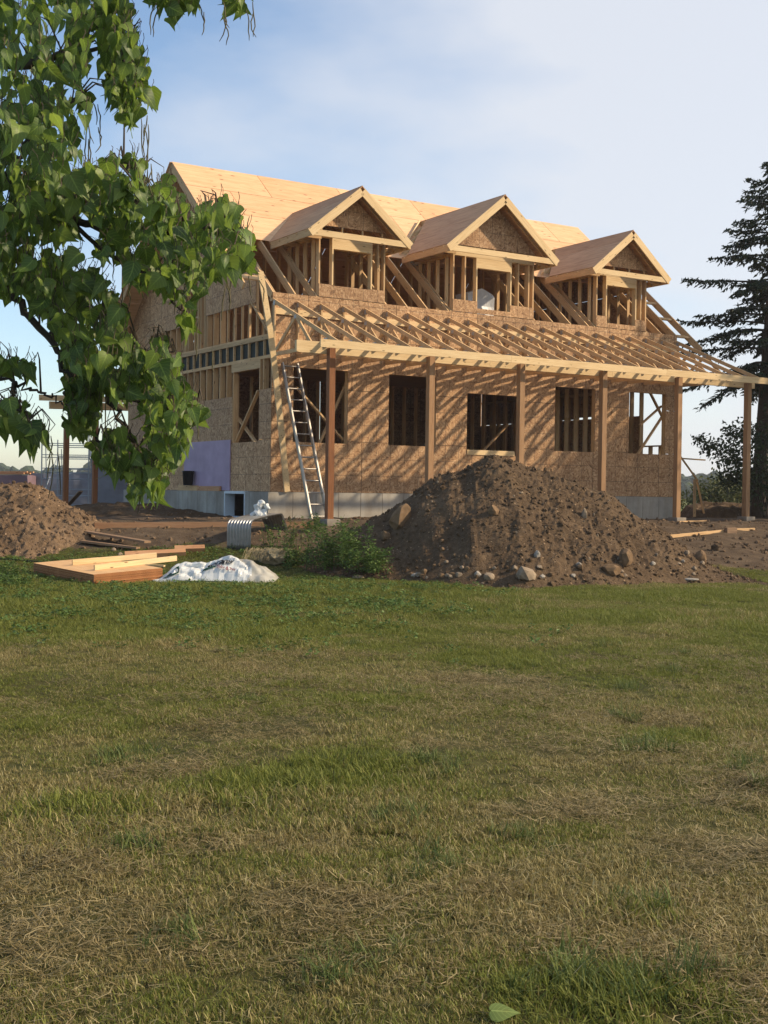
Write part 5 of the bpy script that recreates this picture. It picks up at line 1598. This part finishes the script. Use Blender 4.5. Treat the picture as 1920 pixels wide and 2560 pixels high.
def sample(y0, y1, per_m2, seed, xl=None, xr=None):
    rg = np.random.default_rng(seed); out = []
    for a in np.arange(y0, y1, .5):
        hw = .345 * (a + .5) + .5; l = -hw if xl is None else max(xl, -hw); r = hw if xr is None else min(xr, hw)
        if r <= l: continue
        n = int((r - l) * .5 * per_m2); out.append(np.stack([rg.uniform(l, r, n), rg.uniform(a, a + .5, n)], 1))
    return np.concatenate(out)
def heap_free(P):
    a, g = pile_z(P[:, 0], P[:, 1]); b, _ = lpile_z(P[:, 0], P[:, 1]); return (a < g - .02) & (b < g - .02)
def lay(P, seed, tilt=.15):
    rg = np.random.default_rng(seed); n = len(P)
    return np.stack([rg.normal(0, tilt, n), rg.normal(0, tilt, n), rg.uniform(0, 6.28, n)], 1)
tufts = [tuft(k, 36, .060, .012, .034, .0017, .8) for k in range(8)] + [tuft(20 + k, 28, .07, .022, .055, .0019, .8) for k in range(6)]
P = np.concatenate([sample(2.6, 5.5, 760, 1), sample(5.5, 9, 560, 2), sample(9, 15, 380, 3), sample(15, 28, 270, 4)])
def spots(P, L):
    return np.max([np.clip(1.25 * (1 - np.hypot((P[:, 0] - x) / rx, (P[:, 1] - y) / ry) - .5 * fbm(P[:, 0] * 3, P[:, 1] * 3, 140, 3)), 0, 1) for x, y, rx, ry in L], 0)
DEAD = [(-1.0, 4.25, .95, .55), (-1.35, 4.9, .5, .4), (1.45, 5.35, .75, .35), (-.25, 4.55, .35, .2), (.75, 5.9, .5, .3), (-.35, 5.3, .6, .25), (1.9, 8.6, .6, .4), (.9, 10.2, .8, .5), (-.9, 7.9, .7, .4), (.3, 7.3, .5, .3)]
GREEN = [(.72, 3.75, .5, .3), (-.62, 6.45, .85, .5), (-.15, 6.9, .5, .4), (1.15, 11.6, .9, .8), (-3.0, 16, 4.5, 4), (-1.5, 19, 4, 3), (-5.5, 14, 2.5, 3.5), (1.9, 8.0, .4, .35), (.95, 4.5, .25, .2), (-.05, 9.0, .6, .35), (2.6, 15.5, 2, 1.2), (-1.4, 5.9, .5, .35), (4.5, 19.5, 3, 1.5)]
dead, green = spots(P, DEAD), spots(P, GREEN)
bare = fbm(P[:, 0] * 1.1, P[:, 1] * 1.1, 90, 4); bare2 = fbm(P[:, 0] * 4, P[:, 1] * 4, 95, 3)
rgx = np.random.default_rng(5)
dmk = dirt_mask(P[:, 0], P[:, 1])
keep = (rgx.random(len(P)) > np.clip((bare + .6 * bare2 - .2) * 2.6, 0, .7)) & (rgx.random(len(P)) > dmk * 1.06) & (rgx.random(len(P)) > dead * .35) & heap_free(P)
P, dead, green = P[keep], dead[keep], green[keep]
Z = ground_z(P[:, 0], P[:, 1])
lush = fbm(P[:, 0] * .7, P[:, 1] * .7, 101, 3)
straw = .34 + .04 * (9 - P[:, 1]).clip(0, 5) + .75 * fbm(P[:, 0] * .45, P[:, 1] * .45, 111, 3) + .75 * fbm(P[:, 0] * 2.1, P[:, 1] * 2.1, 115, 4) + .026 * (9 - P[:, 1]).clip(-7, 6) + .8 * dead - .75 * green
straw -= .35 * np.clip((P[:, 1] - 12) / 6, 0, 1) * np.clip((2.5 - P[:, 0]) / 4, 0, 1)
straw = np.clip(straw, .04, .97)
sc_ = (.8 + .6 * np.clip(lush + .25, 0, 1) + .35 * green - .25 * dead) * rgx.uniform(.7, 1.3, len(P)) * np.where(P[:, 1] > 12, 1.2, 1.0)
idx = np.where(rgx.random(len(P)) < np.clip(.10 + .7 * lush + .5 * green, 0.03, .7), rgx.integers(8, 14, len(P)), rgx.integers(0, 8, len(P))).astype(np.int32)
scatter('grass', tufts, np.column_stack([P, Z]).astype(np.float32), lay(P, 6).astype(np.float32), sc_.astype(np.float32), idx, M_GRASS, 'patchy half-dry lawn grass, straw brown in front and greener towards the house', straw.astype(np.float32))
# long fresh clumps standing out of the lawn
lt = [tuft(60 + k, 30, .06, .04, .12, .0024, .95) for k in range(5)]
cl = []
rgx = np.random.default_rng(15)
for k in range(26):
    y = 3.6 + 9 * rgx.random(); x = rgx.uniform(-.32, .32) * y
    m = int(rgx.integers(2, 7)); cl.append(np.stack([x + rgx.normal(0, .07, m), y + rgx.normal(0, .07, m)], 1))
for (x, y) in ((.62, 3.95), (1.05, 4.05), (.95, 4.6), (-1.15, 5.3), (-.1, 4.1), (.25, 5.0), (2.0, 7.0), (2.1, 7.1)):
    m = 6; cl.append(np.stack([x + rgx.normal(0, .09, m), y + rgx.normal(0, .08, m)], 1))
P = np.concatenate(cl); n = len(P)
M_GRASSG = leafmat('fresh_grass', (.07, .105, .028), (.105, .145, .038), (.16, .19, .06), .25, .2, True)
for me in lt: me.materials[0] = M_GRASSG
scatter('grass_clumps', lt, np.column_stack([P, ground_z(P[:, 0], P[:, 1])]).astype(np.float32), lay(P, 16).astype(np.float32), rgx.uniform(.5, 1.15, n).astype(np.float32), rgx.integers(0, 5, n).astype(np.int32), M_GRASSG, 'longer fresh green grass clumps scattered over the lawn')
# broad-leaved ground weeds in the green strip before the sheeting
rs = [rosette(k, M_WEED, 14, .042, .030) for k in range(5)]
P = sample(10.5, 23.6, 62, 25, -7.5, 2.8)
dens = np.clip((P[:, 1] - 11) / 5, 0, 1) * np.clip((2.2 - P[:, 0]) / 2.5, 0, 1) * np.clip(.45 + 1.3 * fbm(P[:, 0] * 1.3, P[:, 1] * 1.0, 121, 4), 0, 1)
P = P[(rgx.random(len(P)) < dens) & heap_free(P) & (dirt_mask(P[:, 0], P[:, 1]) < .3)]; n = len(P)
scatter('clover', rs, np.column_stack([P, ground_z(P[:, 0], P[:, 1])]).astype(np.float32), lay(P, 26, .1).astype(np.float32), rgx.uniform(.6, 1.3, n).astype(np.float32), rgx.integers(0, 5, n).astype(np.int32), M_WEED, 'broad-leaved green weeds spreading through the lawn before the plastic sheeting')
# dry clippings on the lawn
M_CLIP = leafmat('dry_clipping', (.12, .09, .036), (.225, .175, .075), (.37, .30, .155), .15, .15, True)
def clipping(seed):
    rg = np.random.default_rng(seed); V, F, Rn, c = [], [], [], 0
    for k in range(26):
        x, y = rg.normal(0, .07, 2); a = rg.uniform(0, 6.28); L = rg.uniform(.025, .075); w = rg.uniform(.0009, .0019); z = rg.uniform(.008, .032)
        d = np.array([math.cos(a), math.sin(a), rg.uniform(-.12, .3)]); p = np.array([-d[1], d[0], 0]) * w; bnd = np.array([-d[1], d[0], 0]) * rg.uniform(-.2, .2) * L
        q0, q1, q2 = np.array([x, y, z]), np.array([x, y, z]) + d * L * .5 + bnd, np.array([x, y, z]) + d * L
        V += [q0 + p, q0 - p, q1 + p, q1 - p, q2]; F += [(c, c + 1, c + 3, c + 2), (c + 2, c + 3, c + 4)]; Rn += [rg.random()] * 5; c += 5
    me = mesh('clipping', np.array(V), F, M_CLIP); at = me.attributes.new('rnd', 'FLOAT', 'POINT'); at.data.foreach_set('value', Rn); return me
dt = [clipping(80 + k) for k in range(6)]
P = np.concatenate([sample(2.8, 6.5, 330, 35), sample(6.5, 12, 170, 36)])
P = P[rgx.random(len(P)) < np.clip(.17 + 1.2 * fbm(P[:, 0] * .9, P[:, 1] * .9, 90, 4) + .8 * spots(P, DEAD) - .5 * spots(P, GREEN), 0, 1)]; n = len(P)
scatter('dry_clippings', dt, np.column_stack([P, ground_z(P[:, 0], P[:, 1])]).astype(np.float32), lay(P, 36, .12).astype(np.float32), rgx.uniform(.7, 1.3, n).astype(np.float32), rgx.integers(0, 6, n).astype(np.int32), M_CLIP, 'dry mown clippings lying on the bare patches of the lawn')
# fallen catalpa leaf in the foreground
M_FALL = leafmat('fallen_leaf_skin', (.16, .22, .06), (.20, .26, .075), (.24, .30, .09), .3, .3, None, True)
fl = link(bpy.data.objects.new('fallen_leaf', mesh('fallen_leaf', LV[4][0], LV[4][1], M_FALL, True))); leaf_attr(fl.data)
fl.location = (.335, 3.62, gz(.35, 3.62) + .035); fl.rotation_euler = (.55, -.05, -.1); fl.scale = (.088, .064, .10)
tag(fl, 'single green leaf fallen on the lawn in the foreground', 'leaf')
for k, (px, py) in enumerate(((548, 1752), (792, 1630))):
    p = surf_hit(px, py); o = link(bpy.data.objects.new('fallen_leaf', fl.data)); o.location = p + Vector((0, 0, .05)); o.scale = (.10, .08, .1); o.rotation_euler = (.1, .2, 1 + k)
    tag(o, ('small yellowing leaf lying in the lawn at the left', 'pale green leaf lying mid-lawn below the white sheeting')[k], 'leaf')

# ================================================================== far left yard
def yard():
    z0 = .88
    e = empty('scaffold_tower', (-10.0, 39.0, z0)); tag(e, 'steel scaffold frames standing left of the house behind the rear porch posts', 'scaffold')
    for y in (0, 1.9):
        b = MB()
        for x in (-.78, .70): b.tube([(x, y, 0), (x, y, 2.25 if x < 0 else 2.6)], .021, 6)
        for z in (.12, .42, .62, .95, 1.15, 1.28, 1.62, 1.70, 2.0, 2.06): b.tube([(x_, y, z) for x_ in (-.78, .70)], .013, 5)
        b.tube([(-.60, y, .1), (-.66, y, 1.95)], .016, 5); b.obj('frame', M_SCAF, e)
    b = MB(); b.tube([(-.78, 0, .3), (-.78, 1.9, 1.7)], .014, 5); b.tube([(.70, 0, 1.7), (.70, 1.9, .3)], .014, 5); b.obj('brace', M_SCAF, e)
    lum('old_plank', (-9.75, 38.2, 1.0), (-9.2, 37.6, 1.45), .14, .04, M_OLD, 'grey plank leaning between the two rear porch posts', 'plank')
    def wrap(nm, x, y, w, d, h, mat, label, cat, seed):
        bm = bmesh.new(); bmesh.ops.create_cube(bm, size=1); bmesh.ops.subdivide_edges(bm, edges=bm.edges[:], cuts=9, use_grid_fill=True)
        for v in bm.verts:
            v.co = Vector((v.co.x * w, v.co.y * d, (v.co.z + .5) * h)); n = Vector((seed, 0, 0)); v.co += Vector((mnoise.noise(v.co * 2 + n), mnoise.noise(v.co * 2.2 - n), .4 * mnoise.noise(v.co * 2.5 + n))) * .05
        me = bpy.data.meshes.new(nm); bm.to_mesh(me); bm.free(); me.materials.append(mat)
        o = link(bpy.data.objects.new(nm, me)); o.location = (x, y, z0 - .05); tag(o, label, cat); return o
    wrap('wrapped_stack', -10.9, 43.5, 2.6, 2.0, 1.20, M_WRAP, 'lumber stack wrapped in grey-blue plastic behind the scaffold', 'wrapped stack', 1)
    p = wrap('wrapped_stack', -13.4, 42.5, 2.9, 2.0, .80, M_WRAPW, 'white-wrapped stack with a purple foam top at the far left', 'wrapped stack', 2)
    q = wrap('foam_layer', -13.4, 42.4, 2.95, 2.05, .34, M_PURW, '', '', 3); 
    for kk in list(q.keys()): del q[kk]
    q.parent = p; q.location = (0, 0, .78)
    for k in range(5):
        lum('lumber_piece', (-13.6 + .06 * k, 42.0 + .2 * k, 2.0 + .05 * (k % 2)), (-12.2 + .05 * k, 42.0 + .2 * k, 2.02 + .05 * (k % 2)), .14, .045, M_BOARD, 'orange plank lying loose on top of the purple and white stack', 'plank', 'planks on the far left stack')
    c = wrap('wrapped_crate', -8.85, 40.6, 1.25, 1.2, 1.75, M_WRAP, 'tall crate in grey-blue wrap with a white lid beside the left gable', 'crate', 4)
    l = wrap('lid', 0, 0, 1.35, 1.3, .22, M_WRAPW, '', '', 5)
    for kk in list(l.keys()): del l[kk]
    l.parent = c; l.location = (0, 0, 1.75)
    for k, (x, y, lx, ly, lz) in enumerate(((-8.25, 36.9, .38, .2, .14), (-7.7, 36.2, .5, .22, .16), (-8.1, 36.0, .2, .2, .12))):
        o = obj('timber_block', boxv(-lx / 2, lx / 2, -ly / 2, ly / 2, 0, lz), BOXF, (M_FASC, M_CONC, M_FASC)[k]); o.location = (x, y, z0 + .0); o.rotation_euler = (0, 0, .3 * k)
        tag(o, ('short timber offcut lying beside the right rear porch post', 'pale block lying on the soil left of the foundation', 'small cube of timber before the pale block')[k], 'block')
yard()

# ------------------------------------------------------------------ haze: thin morning air over the whole place
hz = obj('haze', boxv(-1400, 1400, -280, 2900, -3, 16), BOXF, None)
hm = bpy.data.materials.new('thin_haze'); hm.use_nodes = True
hn = hm.node_tree.nodes; hn.clear()
hv = hn.new('ShaderNodeVolumePrincipled'); hv.inputs['Density'].default_value = 0.00045; hv.inputs['Color'].default_value = (0.92, 0.95, 1.0, 1); hv.inputs['Anisotropy'].default_value = 0.2
ho = hn.new('ShaderNodeOutputMaterial'); hm.node_tree.links.new(hv.outputs[0], ho.inputs['Volume'])
hz.data.materials.append(hm)
tag(hz, 'thin pale haze in the air, softening the far trees', kind='stuff')
